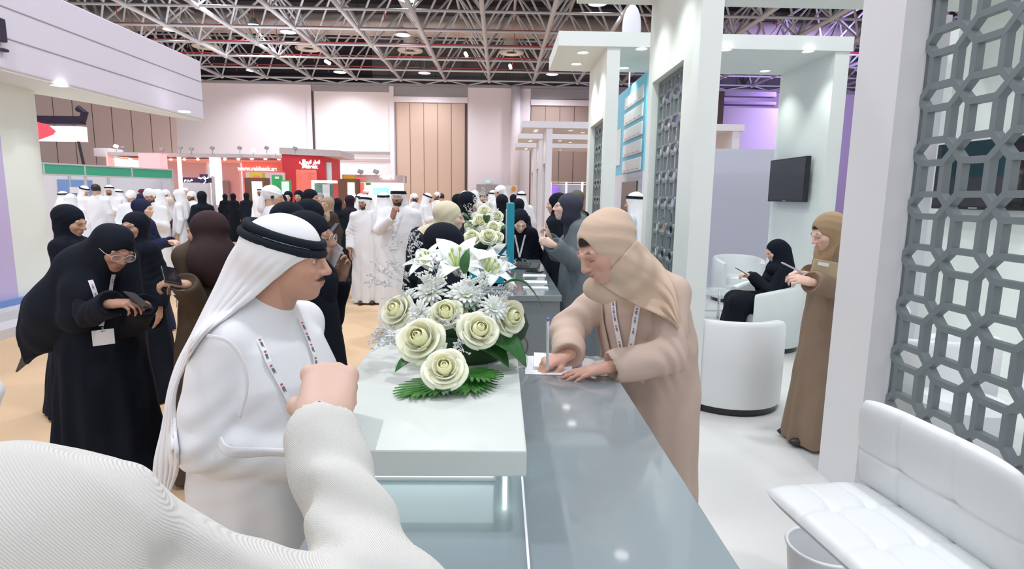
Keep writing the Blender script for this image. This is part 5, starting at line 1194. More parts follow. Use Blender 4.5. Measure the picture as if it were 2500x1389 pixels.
drape('headcloth_drape', [WA(*p) for p in ((604, 562, 1.60), (562, 620, 1.60), (527, 695, 1.59), (499, 752, 1.58), (468, 815, 1.56), (430, 890, 1.54), (410, 955, 1.52), (395, 1045, 1.50), (376, 1130, 1.48), (376, 1190, 1.47), (392, 1224, 1.46))],
      [WA(*p) for p in ((779, 616, 1.60), (715, 648, 1.53), (655, 696, 1.515), (618, 728, 1.51), (560, 772, 1.50), (500, 818, 1.49), (455, 890, 1.48), (430, 960, 1.47), (432, 1050, 1.46), (436, 1140, 1.45), (410, 1214, 1.45))], GHUT, pA['root'], bulge=.03, folds=5, famp=.010, snap=(pA['robe'], pA['scarf'], pA['body']), lift=.010, thick=.004, seed=2)
drape('sleeve_fold', [WA(*p) for p in ((540, 1066, 1.36), (556, 1088, 1.34), (610, 1092, 1.36), (660, 1094, 1.38), (722, 1096, 1.40))], [WA(*p) for p in ((532, 1090, 1.36), (556, 1112, 1.34), (606, 1116, 1.36), (660, 1112, 1.38), (722, 1116, 1.40))], KAND, pA['root'], nu=8, nv=40, bulge=.004, folds=1, famp=.002, snap=(pA['robe'],), lift=.006, thick=.005)
drape('shoulder_seam', [WA(*p) for p in ((508, 815, 1.40), (560, 830, 1.38), (598, 880, 1.38), (606, 950, 1.38), (588, 1020, 1.38))], [WA(*p) for p in ((504, 823, 1.40), (556, 838, 1.38), (590, 884, 1.38), (598, 950, 1.38), (580, 1016, 1.38))], KAND, pA['root'], nu=5, nv=40, bulge=.002, folds=1, famp=.0, snap=(pA['robe'],), lift=.003, thick=.004)
lanyard(pA, ((.085, 1.43), (.085, 1.33), (.04, 1.16), (-.0, 1.05)), ((-.06, 1.42), (-.06, 1.32), (-.03, 1.16), (-.0, 1.05)), badge=False, wd=.0145, cam_dir=(.35, .94, 0), usescarf=False)
S_ = pA['S']; mb = MB()
for z in (1.40, 1.36, 1.31): pass
# collar band
mb = MB(); mb.tube([pA['Hc']*np.array([0, 0, 0])+np.array([.072*math.cos(a_), .0+.066*math.sin(a_), 1.462*S_+.012*math.sin(a_)*-1]) for a_ in np.linspace(0, 2*PI, 26, endpoint=False)], .008, 6, closed=True); mb.build('collar', KAND, pA['root'], smooth='all')

# --- woman writing, beige coat
LB = (.66, 2.40, F0); YB = 142
HB_ = at(1476, 603, Y=1.99)
elR = at(1385, 810, Y=2.34); wrR = at(1388, 856, Y=2.16); elL = at(1628, 870, Y=2.10); wrL = at(1494, 890, Y=2.04)
wrR = np.array([wrR[0]-.0, wrR[1], ZD+.055]); wrL = np.array([wrL[0]+.01, wrL[1], ZD+.045])
hR = PEN1-wrR; hR = np.array([-.8, -.35, -.22]); hL = np.array([-1, -.12, -.16])
def scB(V, what, Hc, Rh, S, cyf):
    W = lambda px, py, Y: wl(LB, YB, at(px, py, Y=Y)); vd = wd(YB, (.25, 1, 0))
    if what == 'scarf':
        V.chain([(W(1450, 703, 2.05), .040), (W(1475, 706, 2.03), .045), (W(1520, 690, 2.05), .050), (W(1560, 655, 2.12), .05)], .03, flat=(vd, 1.2))
        a = W(1455, 690, 2.0)
        def cr(X, Y, Z):
            x, y, z = X-a[0], Y-a[1], Z-a[2]; r = np.sqrt(x*x+y*y+z*z); return .0042*(np.abs(np.mod(r*24+.3*np.sin(x*11+z*9), 1)-.5)*2-.5)*smooth(.09, .15, r)*(.4+.6*np.sin(x*9+y*5+1)**2)
        V.disp(cr, Hc-.5, Hc+.3)
pB = person('woman in a beige coat and sand headscarf bending to write at the desk', LB, YB, 1.62, 'f', head=(-26, 30, 6), headw=HB_, lean=17, lean0=.85, arms=(ar(elL, wrL, hL, (0, -.1, 1), 'flat', LB, YB), ar(elR, wrR, hR, (-.15, -.35, 1), 'pen', LB, YB)), robe=BEIGE, scarf=SCARFB, wear='hijab', armk=.02, tone=(.64, .37, .28), hr=.0065, hb=.0038, hs=.005,
            eyes='down', cuff=.062, sleeve=.074, extra=scB, hairline=.044, rows=[(.02, .235, .95), (.5, .22, .95), (.9, .22, .92), (1.12, .215, .88), (1.28, .20, .78), (1.37, .165, .72), (1.42, .11, .85), (1.47, .065, 1)], face_open=(.068, .114), fcz=.020, seed=4, fold=.04)
lanyard(pB, ((.07, 1.34), (.05, 1.24), (.0, 1.02)), ((-.05, 1.36), (-.035, 1.24), (.0, 1.02)), badge=False, wd=.022, cam_dir=(.0, 1, 0), usescarf=False)
WB = lambda px, py, Y: wl(LB, YB, at(px, py, Y=Y))
drape('scarf_drape', [WB(*p) for p in ((1555, 585, 2.20), (1585, 615, 2.24), (1622, 655, 2.27), (1648, 710, 2.28), (1657, 765, 2.26), (1657, 798, 2.2))], [WB(*p) for p in ((1462, 690, 2.02), (1500, 716, 2.04), (1555, 745, 2.06), (1605, 768, 2.08), (1640, 788, 2.12), (1655, 802, 2.18))], SCARFB, pB['root'], nu=36, nv=40, bulge=.02, folds=3.5, famp=.009, snap=(pB['robe'], pB['scarf']), lift=.012, thick=.004, seed=5)
drape('scarf_tail', [WB(*p) for p in ((1620, 700, 2.33), (1650, 780, 2.33), (1656, 860, 2.34), (1664, 980, 2.34), (1680, 1100, 2.34), (1694, 1205, 2.34))], [WB(*p) for p in ((1650, 700, 2.36), (1664, 780, 2.37), (1672, 860, 2.38), (1684, 980, 2.39), (1694, 1100, 2.39), (1702, 1205, 2.39))], SCARFB, pB['root'], nu=10, nv=40, bulge=.0, folds=1, famp=.004, thick=.004)
for sgn, pl in ((1, ((.13, 1.36), (.105, 1.22), (.035, 1.0))), (-1, ((-.10, 1.37), (-.09, 1.22), (.0, 1.0)))):
    S_ = pB['S']; pts = [(x*S_, z*S_) for x, z in pl]
    vs = []; rr = sorted(pB['rr']); I = lambda z, i: np.interp(z, [r[0] for r in rr], [r[i] for r in rr]); fs = []
    for i_, z in enumerate(np.linspace(.7, 1.46, 50)):
        for k in range(48): a_ = 2*PI*k/48; vs.append((I(z, 1)+(I(z, 3)+.004)*math.cos(a_), I(z, 2)+(I(z, 4)+.006)*math.sin(a_), z))
    for i_ in range(49):
        for k in range(48): fs.append((i_*48+k, i_*48+(k+1) % 48, (i_+1)*48+(k+1) % 48, (i_+1)*48+k))
    mbx, _ = strip(BVHTree.FromPolygons(vs, fs), pts, .055, .006, (.15*sgn, 1, 0)); mbx.build('lapel', BEIGE, pB['root'], fixn=False, smooth='all')
mb = MB()

# --- photographer beside the camera: only the ivory sleeve, shoulder and fist show
LC = (-.60, .30, 0); YC = -14
elC = at(905, 1440, Y=.62); wrC = at(786, 1050, Y=.78)
def jac(V, what, Hc, Rh, S, cyf):
    if what == 'robe':
        W = lambda px, py, Y: wl(LC, YC, at(px, py, Y=Y))
        V.chain([(W(-180, 1360, .42), .075), (W(80, 1330, .42), .070), (W(230, 1310, .44), .056), (W(380, 1420, .47), .058), (W(560, 1500, .50), .056), (W(800, 1500, .55), .056), (W(985, 1478, .60), .056)], .03)
        V.chain([(W(60, 1290, .41), .062), (W(250, 1230, .43), .030), (W(310, 1215, .44), .018)], .02)
        e = W(960, 1440, .58); a = W(1000, 1500, .55); b = W(800, 1030, .8); d = b-a; L = np.linalg.norm(d); d /= L
        def cr(X, Y, Z):
            x, y, z = X-a[0], Y-a[1], Z-a[2]; t = x*d[0]+y*d[1]+z*d[2]; return .0032*np.sin(t*120+9*np.sin(x*9+z*6)+x*40)*smooth(.92*L, .6*L, t)*smooth(-.05, .05, t)
        V.disp(cr, np.minimum(a, b)-.15, np.maximum(a, b)+.15)
        c = W(250, 1200, .45); V.disp(lambda X, Y, Z: .004*np.sin((X*.8+Z*.6)*70+4*np.sin(Y*20)), c-.3, c+.3)
pC = person('person beside the camera in an ivory wool jacket, right forearm raised and fist closed', LC, YC, 1.62, 'm', head=(0, 0, 0), arms=(None, ar(elC, wrC, (-.12, .75, .34), (.10, -.60, 1), 'fist', LC, YC)), robe=JACK, wear='hair', hands=1.18, tone=(.66, .45, .36), hr=.0055, hb=.0035, hs=.012, sleeve=.060, cuff=.052, extra=jac, hem=.25,
            rows=[(.03, .20, .75), (.5, .20, .75), (.95, .19, .72), (1.15, .18, .68), (1.28, .17, .62), (1.33, .15, .6), (1.38, .10, .75), (1.43, .06, 1)])
t = thing('phone_case', 'clear phone corner showing beyond the ivory sleeve over the counter top', 'phone case', (0, 0, 0)); c = at(868, 1050, Y=.86)
MB().obox(c, (.075, .006, .05), rotm(.2, .3, .3)).build('clear_case', mat('clear_grey_plastic', (.7, .8, .78), .1, alpha=.35), t, bevel=.002)

# --- woman in black with glasses and phone, left
LD = (-2.28, 3.30, 0); YD = -122
HD_ = at(280, 606, Y=3.12); e1 = at(215, 770, Y=3.02); w1 = at(268, 742, Y=2.92)
def drD(V, what, Hc, Rh, S, cyf):
    W = lambda px, py, Y: wl(LD, YD, at(px, py, Y=Y)); vd = wd(YD, (0, 1, 0))
    if what == 'scarf':
        V.chain([(Hc+[0, -.03, 0], .10), (W(205, 670, 3.2), .15), (W(150, 760, 3.2), .17), (W(110, 810, 3.2), .12)], .04, flat=(vd, 1.3))
        V.chain([(W(235, 650, 3.12), .08), (W(210, 720, 3.1), .12), (W(190, 770, 3.08), .10)], .04, flat=(vd, 1.3))
        V.chain([(W(110, 760, 3.22), .13), (W(75, 830, 3.2), .085), (W(55, 870, 3.2), .035), (W(42, 905, 3.2), .012)], .03, flat=(vd, 2.2))
        V.disp(lambda X, Y, Z: .004*np.sin(X*30+Z*22+2*np.sin(Y*12)), Hc-.8, Hc+.3)
pD = person('woman in black abaya and glasses looking down at a phone, white badge hanging', LD, YD, 1.62, 'f', head=(-2, 29, -8), headw=HD_, lean=8, arms=(ar(at(330, 790, Y=3.25), at(352, 745, Y=3.05), (-.5, -.4, .15), (0, -.2, 1), 'hold', LD, YD), ar(e1, w1, (1, -.15, .10), (0, -.35, 1), 'hold', LD, YD)), tone=(.44, .24, .17), hr=.009, hb=.005, hs=.009,
            hem=.34, extra=drD, face_open=(.062, .082), cuff=.07, rows=[(.02, .31, .85), (.5, .27, .85), (.95, .23, .82), (1.12, .21, .8), (1.28, .185, .75), (1.37, .15, .7), (1.42, .10, .85), (1.46, .06, 1)])
glasses(pD, mat('clear_pink_frame', (.85, .74, .68), .25, spec=.8), .023)
lanyard(pD, ((.06, 1.28), (.03, 1.12), (.02, 1.0)), ((-.05, 1.30), (-.01, 1.12), (.02, 1.0)), cam_dir=(.3, .95, 0), wd=.022, size=(.10, .085))
phone('black mobile phone held by the woman with glasses in black', (at(338, 733, Y=2.93)), rotm(1.2)@rotm(0, -.5, .35), (.07, .15, .009))
# --- woman in brown, seen from behind
LE = (-1.72, 3.42, 0); YE = 62
HE = at(503, 566, Y=3.36)
pE = person('woman in olive brown abaya and dark brown headscarf seen from behind holding a phone', LE, YE, 1.64, 'f', head=(18, 4, 0), headw=HE, arms=(ar(at(500, 770, Y=3.3), at(452, 694, Y=3.1), (-.8, -.1, .1), (0, -.3, 1), 'hold', LE, YE), ar(at(560, 720, Y=3.5), at(470, 700, Y=3.6), (-.8, .1, .1), (0, 0, 1), 'hold', LE, YE)), robe=OLIVE, scarf=DBR, hr=.011, hb=.007, hs=.009, cuff=.075, hem=.30, seed=3,
            extra=lambda V, what, Hc, Rh, S, cyf: (V.ell(Hc+[0, -.06, -.17], (.15, .12, .15), None, .05) if what == 'scarf' else None))
phone('large black mobile phone held out by the woman in brown', at(418, 672, Y=3.1), rotm(.6)@rotm(0, -.4, .3), (.085, .17, .011))
lanyard(pE, None, ((-.11, 1.40), (-.12, 1.22), (-.06, 1.06)), badge=False, wd=.022, cam_dir=(-.6, .8, 0))
tag(MB().obox(at(437, 714, Y=3.05), (.07, .004, .025), rotm(.3)).build('badge_card', WHITE), 'small white card hanging under the brown abaya sleeve', 'card')

# --- helper for the rest
def fig(label, px, ytop, Y, yaw, sex='f', wear=None, robe=None, scarf=None, x=None, pose=None, det=None, lan=False, gz=0, **k):
    p = at(px, ytop, Y=Y); wear = wear or ('hijab' if sex == 'f' else 'ghutra'); q = {'hijab': .122, 'ghutra': .128, 'wrap': .13, 'hair': .122, 'cap': .126, 'sweep': .126}[wear]
    Ht = (p[2]-q-gz)/1.575*1.70; S = Ht/1.7
    det = det or (1 if Y < 5 else 2 if Y < 9 else 3); hr, hb, hs = {1: (.012, .006, .009), 2: (.016, .008, .011), 3: (.022, .011, .014)}[det]
    arms = {None: (None, None),
            'phone': (((-.20, .06, 1.10*S), (-.05, .27, 1.16*S), (.6, .7, .1), (0, -.2, 1), 'hold'), ((.20, .06, 1.10*S), (.05, .27, 1.16*S), (-.6, .7, .1), (0, -.2, 1), 'hold')),
            'fold': (((-.24, .02, 1.10*S), (-.03, .20, 1.05*S), (1, .2, 0), (0, .5, 1), 'relax'), ((.24, .02, 1.10*S), (.03, .23, 1.10*S), (-1, .2, 0), (0, .5, 1), 'relax')),
            'raise': (None, ((.24, .06, 1.10*S), (.08, .26, 1.30*S), (-.5, .2, .9), (.2, .9, .1), 'fist'))}[pose] if not isinstance(pose, tuple) else pose
    head = k.pop('head', (0, 6, 0))
    r = person(label, (p[0] if x is None else x, Y, gz), yaw, Ht, sex, head=head, arms=arms, robe=robe or (KAND if sex == 'm' else BLK), scarf=scarf, wear=wear, hr=hr, hb=hb, hs=hs, seed=int(px), **k)
    if lan: lanyard(r, badge=(lan != 2))
    return r
# named middle-distance people
fig('woman in black in right profile beside the white wall end at left', 163, 500, 4.4, -88, head=(0, 16, 0), tone='mid', pose='phone')
fig('woman in black abaya looking straight towards the camera', 329, 516, 4.7, 172, head=(0, 2, 0), tone=(.55, .33, .25), eyes='open', hem=.34)
fig('woman in beaded navy abaya in right profile among the men', 345, 484, 7.0, -85, robe=NAVY, scarf=NAVY, tone='light', pose='phone', head=(0, 4, 0))
I_ = fig('woman in pale beige skirt and jacket with arms folded', 411, 480, 12.6, 172, robe=CL('pale_beige_cloth', (.60, .50, .42)), scarf=CL('ivory_scarf', (.68, .62, .56)), pose='fold', tone='light', hem=.40, det=2, eyes='open', nf=13, fold=.09, gz=.0)
tag(boxo('handbag', (at(432, 565, Y=12.6)[0]-.14, 12.35, .92), (at(432, 565, Y=12.6)[0]+.14, 12.50, 1.12), mat('maroon_leather', (.13, .02, .04), .4), bevel=.02), 'small maroon handbag hanging at the side of the beige woman', 'bag')
J_ = fig('woman in black with glasses in profile just behind the man in white', 752, 514, 2.75, -96, head=(4, 4, 0), tone=(.48, .28, .20), x=-.90, cuff=.055, hem=.27,
    pose=(((-.21, .02, 1.05), (-.15, .09, 1.26), (.1, .3, 1), (-1, .2, .1), 'hold'), ((.22, .02, 1.10), (.20, .12, .90), (-.1, .6, -.8), (1, 0, 0), 'relax')))
glasses(J_, r=.022)
phone('black phone held up by the woman with glasses behind the man in white', at(806, 572, Y=2.85), rotm(-1.0)@rotm(0, -.9, 0), (.06, .13, .009))
tag(MB().obox(at(812, 625, Y=2.8), (.10, .003, .13), rotm(-.7)@rotm(0, .3, .35)).build('clear_folder', mat('translucent_plastic', (.8, .85, .92), .2, alpha=.5)), 'translucent plastic folder held behind the man in white', 'folder')
mb = MB()
for i in range(14): mb.ell(at(770+(i % 4)*9, 735+(i//4)*13, Y=2.52)+np.array([0, 0, 0]), (.008, .004, .010), seg=6, rings=4)
K1 = fig('woman in a black headscarf half hidden left of the glasses wearer', 706, 492, 3.6, -75, head=(0, 4, 0), tone='mid')
drape('sheer_tail', [wl(LD, YD, at(px, py, Y=3.2)) for px, py in ((120, 740), (90, 800), (62, 850), (38, 908))], [wl(LD, YD, at(px, py, Y=3.18)) for px, py in ((160, 838), (125, 840), (90, 868), (42, 908))], mat('sheer_black_chiffon', (.02, .02, .03), .9, alpha=.72), pD['root'], nu=14, nv=24, bulge=0, folds=2, famp=.01)
K2 = fig('woman in a high black headscarf behind the glasses wearer', 768, 486, 4.2, -40, head=(0, 10, 0), tone='deep', x=-1.36)
L_ = fig('bearded man in white with glasses raising his fist to his chest', 985, 454, 7.0, 178, 'm', beard=.95, tone=(.40, .22, .15), eyes='open', head=(0, -6, 0), det=1, cuff=.06, agal=(.010, -.1, .06),
         pose=(None, None), slim=1.12) if False else None
p = at(985, 454, Y=7.0); Lw = (at(975, 600, Y=7.0)[0], 7.0, 0); YL = 180
eL = at(925, 562, Y=6.85); wL = at(958, 532, Y=6.70)
L_ = person('bearded man in white with glasses raising his fist to his chest', Lw, YL, 1.81, 'm', head=(0, -7, 0), headw=at(972, 484, Y=6.98), beard=.95, tone=(.42, .23, .16), eyes='open', hr=.012, hb=.0055, hs=.009, slim=1.08, agal=(.010, -.12, .060), cuff=.055,
    arms=(None, ar(eL, wL, (.35, -.25, 1), (-.4, -.9, .1), 'fist', Lw, YL)), robe=KAND, wear='ghutra')
glasses(L_, mat('thin_steel_frame', (.5, .5, .52), .3, metal=.8), .025)
lanyard(L_, ((-.05, 1.38), (.03, 1.12)), ((.07, 1.38), (.04, 1.12)), size=(.10, .13), wd=.016)
tag_m = fig('bearded man in white looking aside, left of the man with glasses', 890, 474, 9.0, 188, 'm', beard=.9, tone=(.45, .25, .18), head=(-35, 4, 0), eyes='open', det=1)
fig('man in white wound turban seen from behind among the women', 662, 451, 6.6, -50, 'm', wear='wrap', tone='mid', head=(-20, 8, 0), slim=1.1, det=1)
# around the counters
fig('woman in black bending over the far side of the near counter flowers', 1080, 545, 2.95, -100, head=(-8, 14, 0), tone='light', x=-.34, lean=6)
fig('woman in cream headscarf in profile left of the far flowers', 1088, 491, 4.5, -84, scarf=CREAM, robe=BLK, tone='light', x=-.62, headw=at(1098, 530, Y=4.45))
fig('woman in black headscarf in profile behind the cream headscarf', 1143, 468, 6.45, -84, tone='light', x=-.36, head=(0, 10, 0))
R1 = fig('woman in black with white lanyard looking down at the far desk', 1270, 500, 6.45, 176, tone='light', head=(10, 34, 0), x=.22, lan=2, det=1, headw=at(1270, 540, Y=6.28), face_open=(.064, .104), fcz=.012)
LS = (.66, 4.95, F0); YS = 84
S1 = person('woman in blue grey abaya and charcoal headscarf gesturing at the far desk', LS, YS, 1.74, 'f', head=(6, -4, 0), headw=at(1384, 506, Y=4.88), arms=(ar(at(1400, 640, Y=4.75), at(1354, 600, Y=4.62), (-.8, -.1, .35), (0, -.9, .3), 'fist', LS, YS), ar(at(1360, 620, Y=5.15), at(1345, 590, Y=5.0), (-.3, 0, 1), (1, 0, 0), 'point', LS, YS)), robe=GREY, scarf=GRS, tone='light', eyes='open', hr=.011, hb=.006, hs=.008, cuff=.075, sleeve=.07, hem=.33, seed=8)
MB().tube([wl(LS, YS, at(1361, 607, Y=4.64))+wd(YS, np.array([0, .030*math.cos(a_), .030*math.sin(a_)])) for a_ in np.linspace(0, 2*PI, 16, endpoint=False)], .006, 6, closed=True).build('wristwatch', M_chrome, S1['root'], smooth='all')
fig('woman in black half hidden behind the blue grey abaya', 1341, 470, 6.4, 70, tone='light', head=(0, 6, 0), x=.62)
fig('woman in olive headscarf just behind the charcoal headscarf', 1424, 464, 7.6, 30, scarf=OLS, robe=BLK, x=.98)
fig('woman in black seen from behind left of the teal box lid', 1232, 474, 8.6, -20, x=.02)
fig('woman in black headscarf above the head of the lanyard woman', 1266, 484, 9.2, 20)
fig('man in white wound turban behind the counter women', 1222, 451, 10.5, 60, 'm', wear='wrap', tone='mid')
fig('man in white headcloth seen from behind near the distant portals', 1273, 466, 11.5, 10, 'm')
# right side
LG = (2.22, 3.80, F0); YG = 88
G1 = person('woman in taupe abaya and camel headscarf texting beside the white pillar', LG, YG, 1.65, 'f', head=(4, 26, 0), headw=at(2020, 566, Y=3.76), arms=(ar(at(2062, 712, Y=3.66), at(1985, 690, Y=3.56), (-.9, .0, .22), (0, -.7, .6), 'hold', LG, YG), ar(at(2030, 720, Y=3.95), at(1978, 672, Y=3.8), (-.9, 0, .2), (0, 0, 1), 'hold', LG, YG)), robe=BROWN, scarf=SCT, tone='light', hr=.009, hb=.005, hs=.007, cuff=.075, sleeve=.065, hem=.27, hairline=.050, face_open=(.066, .110), fcz=.018, seed=5, rows=[(.02, .25, .9), (.5, .21, .9), (.95, .185, .85), (1.12, .17, .85), (1.28, .16, .75), (1.36, .14, .7), (1.41, .10, .85), (1.46, .06, 1)])
lanyard(G1, ((.07, 1.36), (.04, 1.2)), None, badge=False, wd=.02, cam_dir=(.5, .85, 0), marks=False)
MB().tube([wl(LG, YG, at(1992, 687, Y=3.57))+wd(YG, np.array([0, .027*math.cos(a_), .027*math.sin(a_)])) for a_ in np.linspace(0, 2*PI, 16, endpoint=False)], .006, 6, closed=True).build('wristwatch', GOLD, G1['root'], smooth='all')
phone('silver mobile phone in the hands of the woman in taupe', at(1937, 655, Y=3.62), rotm(1.4)@rotm(0, -.45, 0), (.07, .15, .009), mat('silver_case', (.55, .55, .58), .3))
t = thing('tablet_sleeve', 'gold tan tablet sleeve tucked under the arm of the woman in taupe', 'folder', tuple(at(2018, 662, Y=3.62))); MB().obox((0, 0, 0), (.20, .016, .13), rotm(0, 0, .16)).build('sleeve_cover', mat('tan_gold_leather', (.48, .38, .22), .4), t, bevel=.006); MB().obox((-.03, -.0095, .045), (.07, .002, .022), rotm(0, 0, .16)).build('sleeve_sticker', WHITE, t)
# seated woman
LH = (3.0, 6.42, F0)
def seated(label, loc, yaw, headw):
    yw = R_(yaw); t = thing('person', label, 'person', loc, yw); Hc = wl(loc, yaw, headw); Rh = rotm(0, R_(24), 0); hb = .007
    V = Vox(Hc-[.4, .4, .65], Hc+[.4, .5, .2], hb); head_sdf(V, Hc, Rh, ears=False); sh = [np.array([e*.15, Hc[1]-.03, Hc[2]-.21]) for e in (-1, 1)]
    V.cone(Hc+[0, -.02, -.05], Hc+[0, -.03, -.2], .05, .06); V.cone(sh[0], sh[1], .045, .045, .04); V.cone(Hc+[0, -.03, -.2], Hc+[0, -.04, -.4], .06, .09, .04); A = []
    for e, s_ in zip((-1, 1), sh):
        el = s_+[e*.05, .07, -.25]; wr = np.array([e*.045, s_[1]+.25, s_[2]-.085]); A.append((s_, el, wr)); V.chain([(s_, .04), (el, .034), (wr, .023)], .015); hd = np.array([-e*.3, .8, .25]); V.chain([(el, .034), (wr, .023)], .01); hand_sdf(V, wr+hd*.02, frame(hd, (0, -.3, 1)), 'hold', -e, .95)
    P, F = V.mesh(); vox_obj('body', P, F, SKIN, t, head_paint(Hc, Rh, 'light', 'f', 0, .06))
    V = Vox([-.45, -.45, .0], [.45, .75, Hc[2]], .013); c = Hc[1]-.05
    V.loft([(.45, 0, c, .20, .17), (.6, 0, c, .185, .15), (.8, 0, c, .165, .13), (Hc[2]-.26, 0, c, .155, .11), (Hc[2]-.19, 0, c+.01, .09, .08), (Hc[2]-.14, 0, c+.01, .06, .06)], .02)
    for e in (-1, 1): V.chain([((e*.09, c, .52), .13), ((e*.10, c+.42, .52), .10)], .05); V.chain([((e*.10, c+.42, .52), .10), ((e*.11, c+.48, .06), .11)], .06)
    V.cone((0, c+.1, .50), (0, c+.42, .48), .13, .11, .05); V.cone((0, c+.42, .45), (0, c+.46, .08), .11, .13, .06)
    for s_, el, wr in A: V.cone(s_, el, .052, .06, .04); V.cone(el, wr, .058, .055, .03)
    V.disp(lambda X, Y, Z: .006*np.sin(X*26+3*np.sin(Z*6))*np.sin(Y*15+Z*9), [-.5, -.5, 0], [.5, .8, 1.5])
    P, F = V.mesh(); vox_obj('robe', P, F, BLK, t)
    V = Vox(Hc-[.27, .27, .42], Hc+[.27, .27, .2], .009); V.ell(Hc+Rh@np.array([0, -.026, .028]), (.089, .109, .094), Rh, .01); V.ell(Hc+[0, -.03, -.04], (.085, .095, .11), None, .03); V.ell(Hc+[0, -.04, -.20], (.16, .12, .10), None, .05); V.ell(Hc+Rh@np.array([0, .135, -.024]), (.062, .098, .100), Rh, .004, 's')
    V.cone(Hc+[0, -.08, .0], Hc+[0, -.13, -.22], .09, .10, .04)
    P, F = V.mesh(); vox_obj('headscarf', P, F, BLK, t); return t
HH = at(1893, 612, Y=6.38); seated('seated woman in black using a phone on a white tub chair', (HH[0]+.05, 6.4, F0), 84, HH)
p = at(1810, 662, Y=6.22); phone('phone held up by the seated woman in black', p, rotm(1.4)@rotm(0, -.5, 0), (.07, .14, .008))
fig('man in pale white robe framed by the dark window of the blue board wall', 1553, 468, 6.7, 60, 'm', robe=PALEB)
fig('person in pale blue robe partly seen through the nearest lattice window', 1612, 470, 9.6, 40, 'm', wear='hair', robe=PALEB)
fig('woman in dark navy seen through the lower lattice window', 1640, 520, 7.2, 90, robe=NAVY, scarf=NAVY)
LX = (at(-30, 1050, Y=1.5)[0]-.30, 1.5, 0)
person('man in a white robe just cut by the left picture edge', LX, 180, 1.72, 'm', robe=KAND, hr=.015, hb=.009, hs=.012)

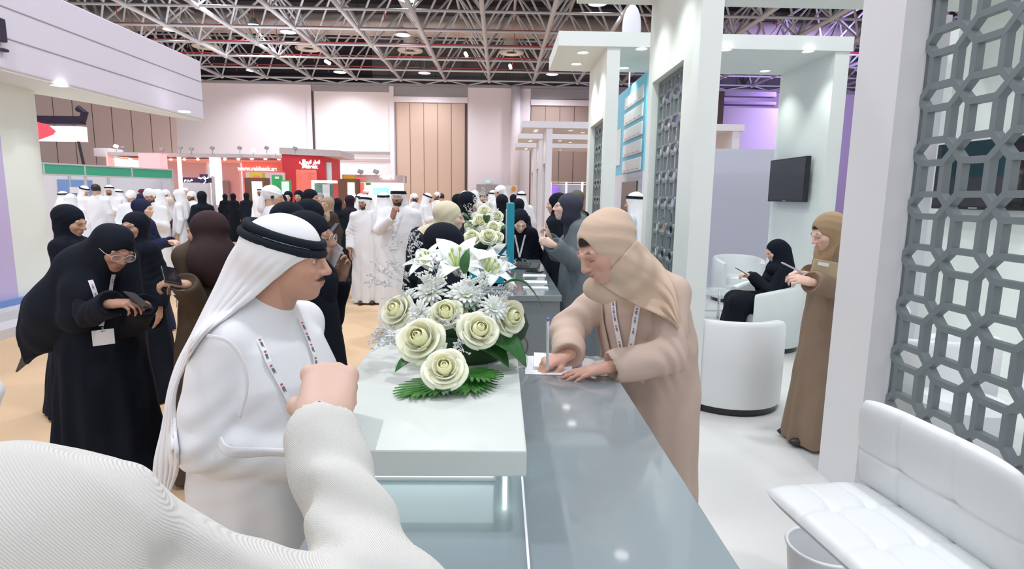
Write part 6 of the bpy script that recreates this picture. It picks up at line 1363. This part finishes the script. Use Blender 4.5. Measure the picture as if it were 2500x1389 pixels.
# --- crowd on the far left
for lab, px, yt, Y, yaw, sex, wr, k in (
    ('man in white at the far left edge of the green booth group, back turned', 153, 466, 13.0, -10, 'm', 'ghutra', {}),
    ('man in white headcloth, shorter, in front of the leftmost booth visitor', 171, 472, 11.0, 15, 'm', 'ghutra', {'agalm': False}),
    ('man in white leaning right and reading under the green fascia', 204, 453, 14.0, -100, 'm', 'ghutra', {'head': (0, 25, 0), 'beard': .8, 'pose': 'phone'}),
    ('bareheaded dark haired man in white seen from behind', 233, 449, 12.5, 5, 'm', 'hair', {'slim': 1.05}),
    ('man in white with dark beard facing forward beside the bareheaded man', 266, 451, 13.5, 200, 'm', 'ghutra', {'beard': .9, 'tone': 'tan', 'pose': 'phone'}),
    ('man in white with thin cord, right of the bearded pair', 287, 461, 14.5, 120, 'm', 'ghutra', {'beard': .7}),
    ('man in loose white headcloth bending his head by the booth post', 319, 464, 11.5, 215, 'm', 'wrap', {'head': (0, 28, 0), 'beard': .5}),
    ('woman in dark navy headscarf behind the beaded navy abaya', 343, 472, 12.0, 100, 'f', 'hijab', {'robe': NAVY, 'scarf': NAVY}),
    ('bearded man in wound white turban in front of the pink lit column', 364, 459, 9.5, 205, 'm', 'wrap', {'beard': .95, 'tone': 'tan', 'pose': 'phone', 'head': (0, 8, 0)}),
    ('man in pale checked headcloth behind the turbaned bearded man', 384, 461, 11.0, 100, 'm', 'ghutra', {'agalm': False}),
    ('man in pale headcloth between the pink column and the beige woman', 403, 462, 14.5, 150, 'm', 'wrap', {'tone': 'tan'}),
    ('man in white touching his face behind the beige woman', 437, 461, 11.5, 110, 'm', 'ghutra', {'agalm': False, 'pose': 'raise', 'beard': .8}),
    ('bareheaded man far behind under the navy sign', 452, 458, 17.0, 190, 'm', 'cap', {}),
    ('man in white with dark beard under the navy sign', 467, 466, 14.0, 160, 'm', 'wrap', {'beard': .9, 'tone': 'tan'}),
    ('woman in black headscarf in front of the small navy sign booth', 492, 466, 11.5, 20, 'f', 'hijab', {}),
    ('young person in maroon headscarf by the booth post', 346, 461, 16.5, 140, 'f', 'hijab', {'robe': CL('maroon_cloth', (.12, .015, .03)), 'scarf': CL('maroon_cloth', (.12, .015, .03))}),
    # centre
    ('woman in black at the white counter of the red booth', 549, 473, 22.0, 10, 'f', 'hijab', {}),
    ('tall woman in black with back turned, left of the brown totem', 569, 472, 20.5, -10, 'f', 'hijab', {'hem': .26}),
    ('woman in black in front of the brown totem, back turned', 601, 470, 19.0, 15, 'f', 'hijab', {}),
    ('man in white with tilted black cord before the cream lit totem', 636, 458, 17.0, 170, 'm', 'ghutra', {'beard': .95, 'tone': 'deep'}),
    ('woman in black facing forward right of the turbaned man', 687, 474, 10.5, 200, 'f', 'hijab', {'eyes': 'open'}),
    ('smiling woman in black before the mint lit stand', 703, 466, 12.5, 185, 'f', 'hijab', {'eyes': 'open', 'tone': 'light'}),
    ('woman in black with both hands at her face before the coral wall', 729, 464, 11.5, 180, 'f', 'hijab', {'pose': 'phone', 'eyes': 'open'}),
    ('person in a dark head covering in front of the glowing display frame', 758, 461, 8.5, -100, 'f', 'hijab', {'tone': 'tan'}),
    ('woman with light headscarf facing forward under the glowing display', 780, 470, 12.0, 190, 'f', 'hijab', {'scarf': CL('grey_white_scarf', (.35, .34, .36)), 'tone': 'light'}),
    ('woman in beige and brown patterned wrap carrying a bag', 800, 480, 9.5, 150, 'f', 'hijab', {'scarf': CL('fawn_scarf', (.38, .28, .20)), 'robe': CL('dark_brown_cloth', (.05, .035, .03))}),
    ('woman in black with back turned, left one of the standing pair', 823, 483, 11.0, 20, 'f', 'hijab', {}),
    ('tall woman in plum black abaya, right one of the standing pair', 853, 476, 11.5, 60, 'f', 'hijab', {'robe': CL('plum_black', (.02, .012, .022)), 'scarf': CL('plum_black', (.02, .012, .022)), 'hem': .36}),
    ('man in white cap behind the bearded man in white', 893, 461, 17.0, 160, 'm', 'cap', {'beard': .8}),
    ('man in white headcloth with large black cord behind the two bearded men', 880, 472, 12.0, 30, 'm', 'ghutra', {}),
    ('man in white turban right behind the man with glasses', 936, 468, 9.0, 0, 'm', 'ghutra', {}),
    ('dark bearded man in a white wound headcloth against the beige doors', 1011, 471, 15.5, -110, 'm', 'wrap', {'beard': .95, 'tone': 'deep'}),
    ('man in white with slanted black cord bowing before the beige doors', 1042, 471, 13.5, -100, 'm', 'ghutra', {'head': (0, 30, 0), 'pose': 'phone'}),
    ('man in white cap near the right edge of the beige doors', 1067, 468, 16.5, 130, 'm', 'cap', {'beard': .8, 'tone': 'tan'}),
    ('dark haired man in black beside the man in white cap', 1078, 472, 17.5, 10, 'm', 'hair', {'robe': BLK}),
    ('woman in black behind the black profile headscarf, white cloth above', 1120, 473, 9.5, -60, 'f', 'hijab', {}),
    ('man in white headcloth above the black profile headscarf', 1135, 465, 12.5, 0, 'm', 'ghutra', {'agalm': False}),
    ('man in white headcloth right of the black profile headscarf', 1158, 464, 14.0, 60, 'm', 'ghutra', {'agalm': False}),
    ('dark haired person before the far grey door, left', 1178, 474, 17.0, 170, 'm', 'hair', {'robe': BLK}),
    ('dark haired person in pink before the far grey door', 1192, 473, 18.5, 180, 'm', 'hair', {'robe': CL('dusty_pink_shirt', (.6, .38, .36))}),
    ('man in white with black cord beside the far white turban', 1203, 464, 13.0, 20, 'm', 'ghutra', {}),
    ('dark haired person between the turban and the black headscarf', 1254, 474, 13.5, 0, 'f', 'hijab', {}),
):
    k = dict(k); rb = k.pop('robe', None); scf = k.pop('scarf', None); fig(lab, px, yt, Y, yaw, sex, wr, rb, scf, **k)
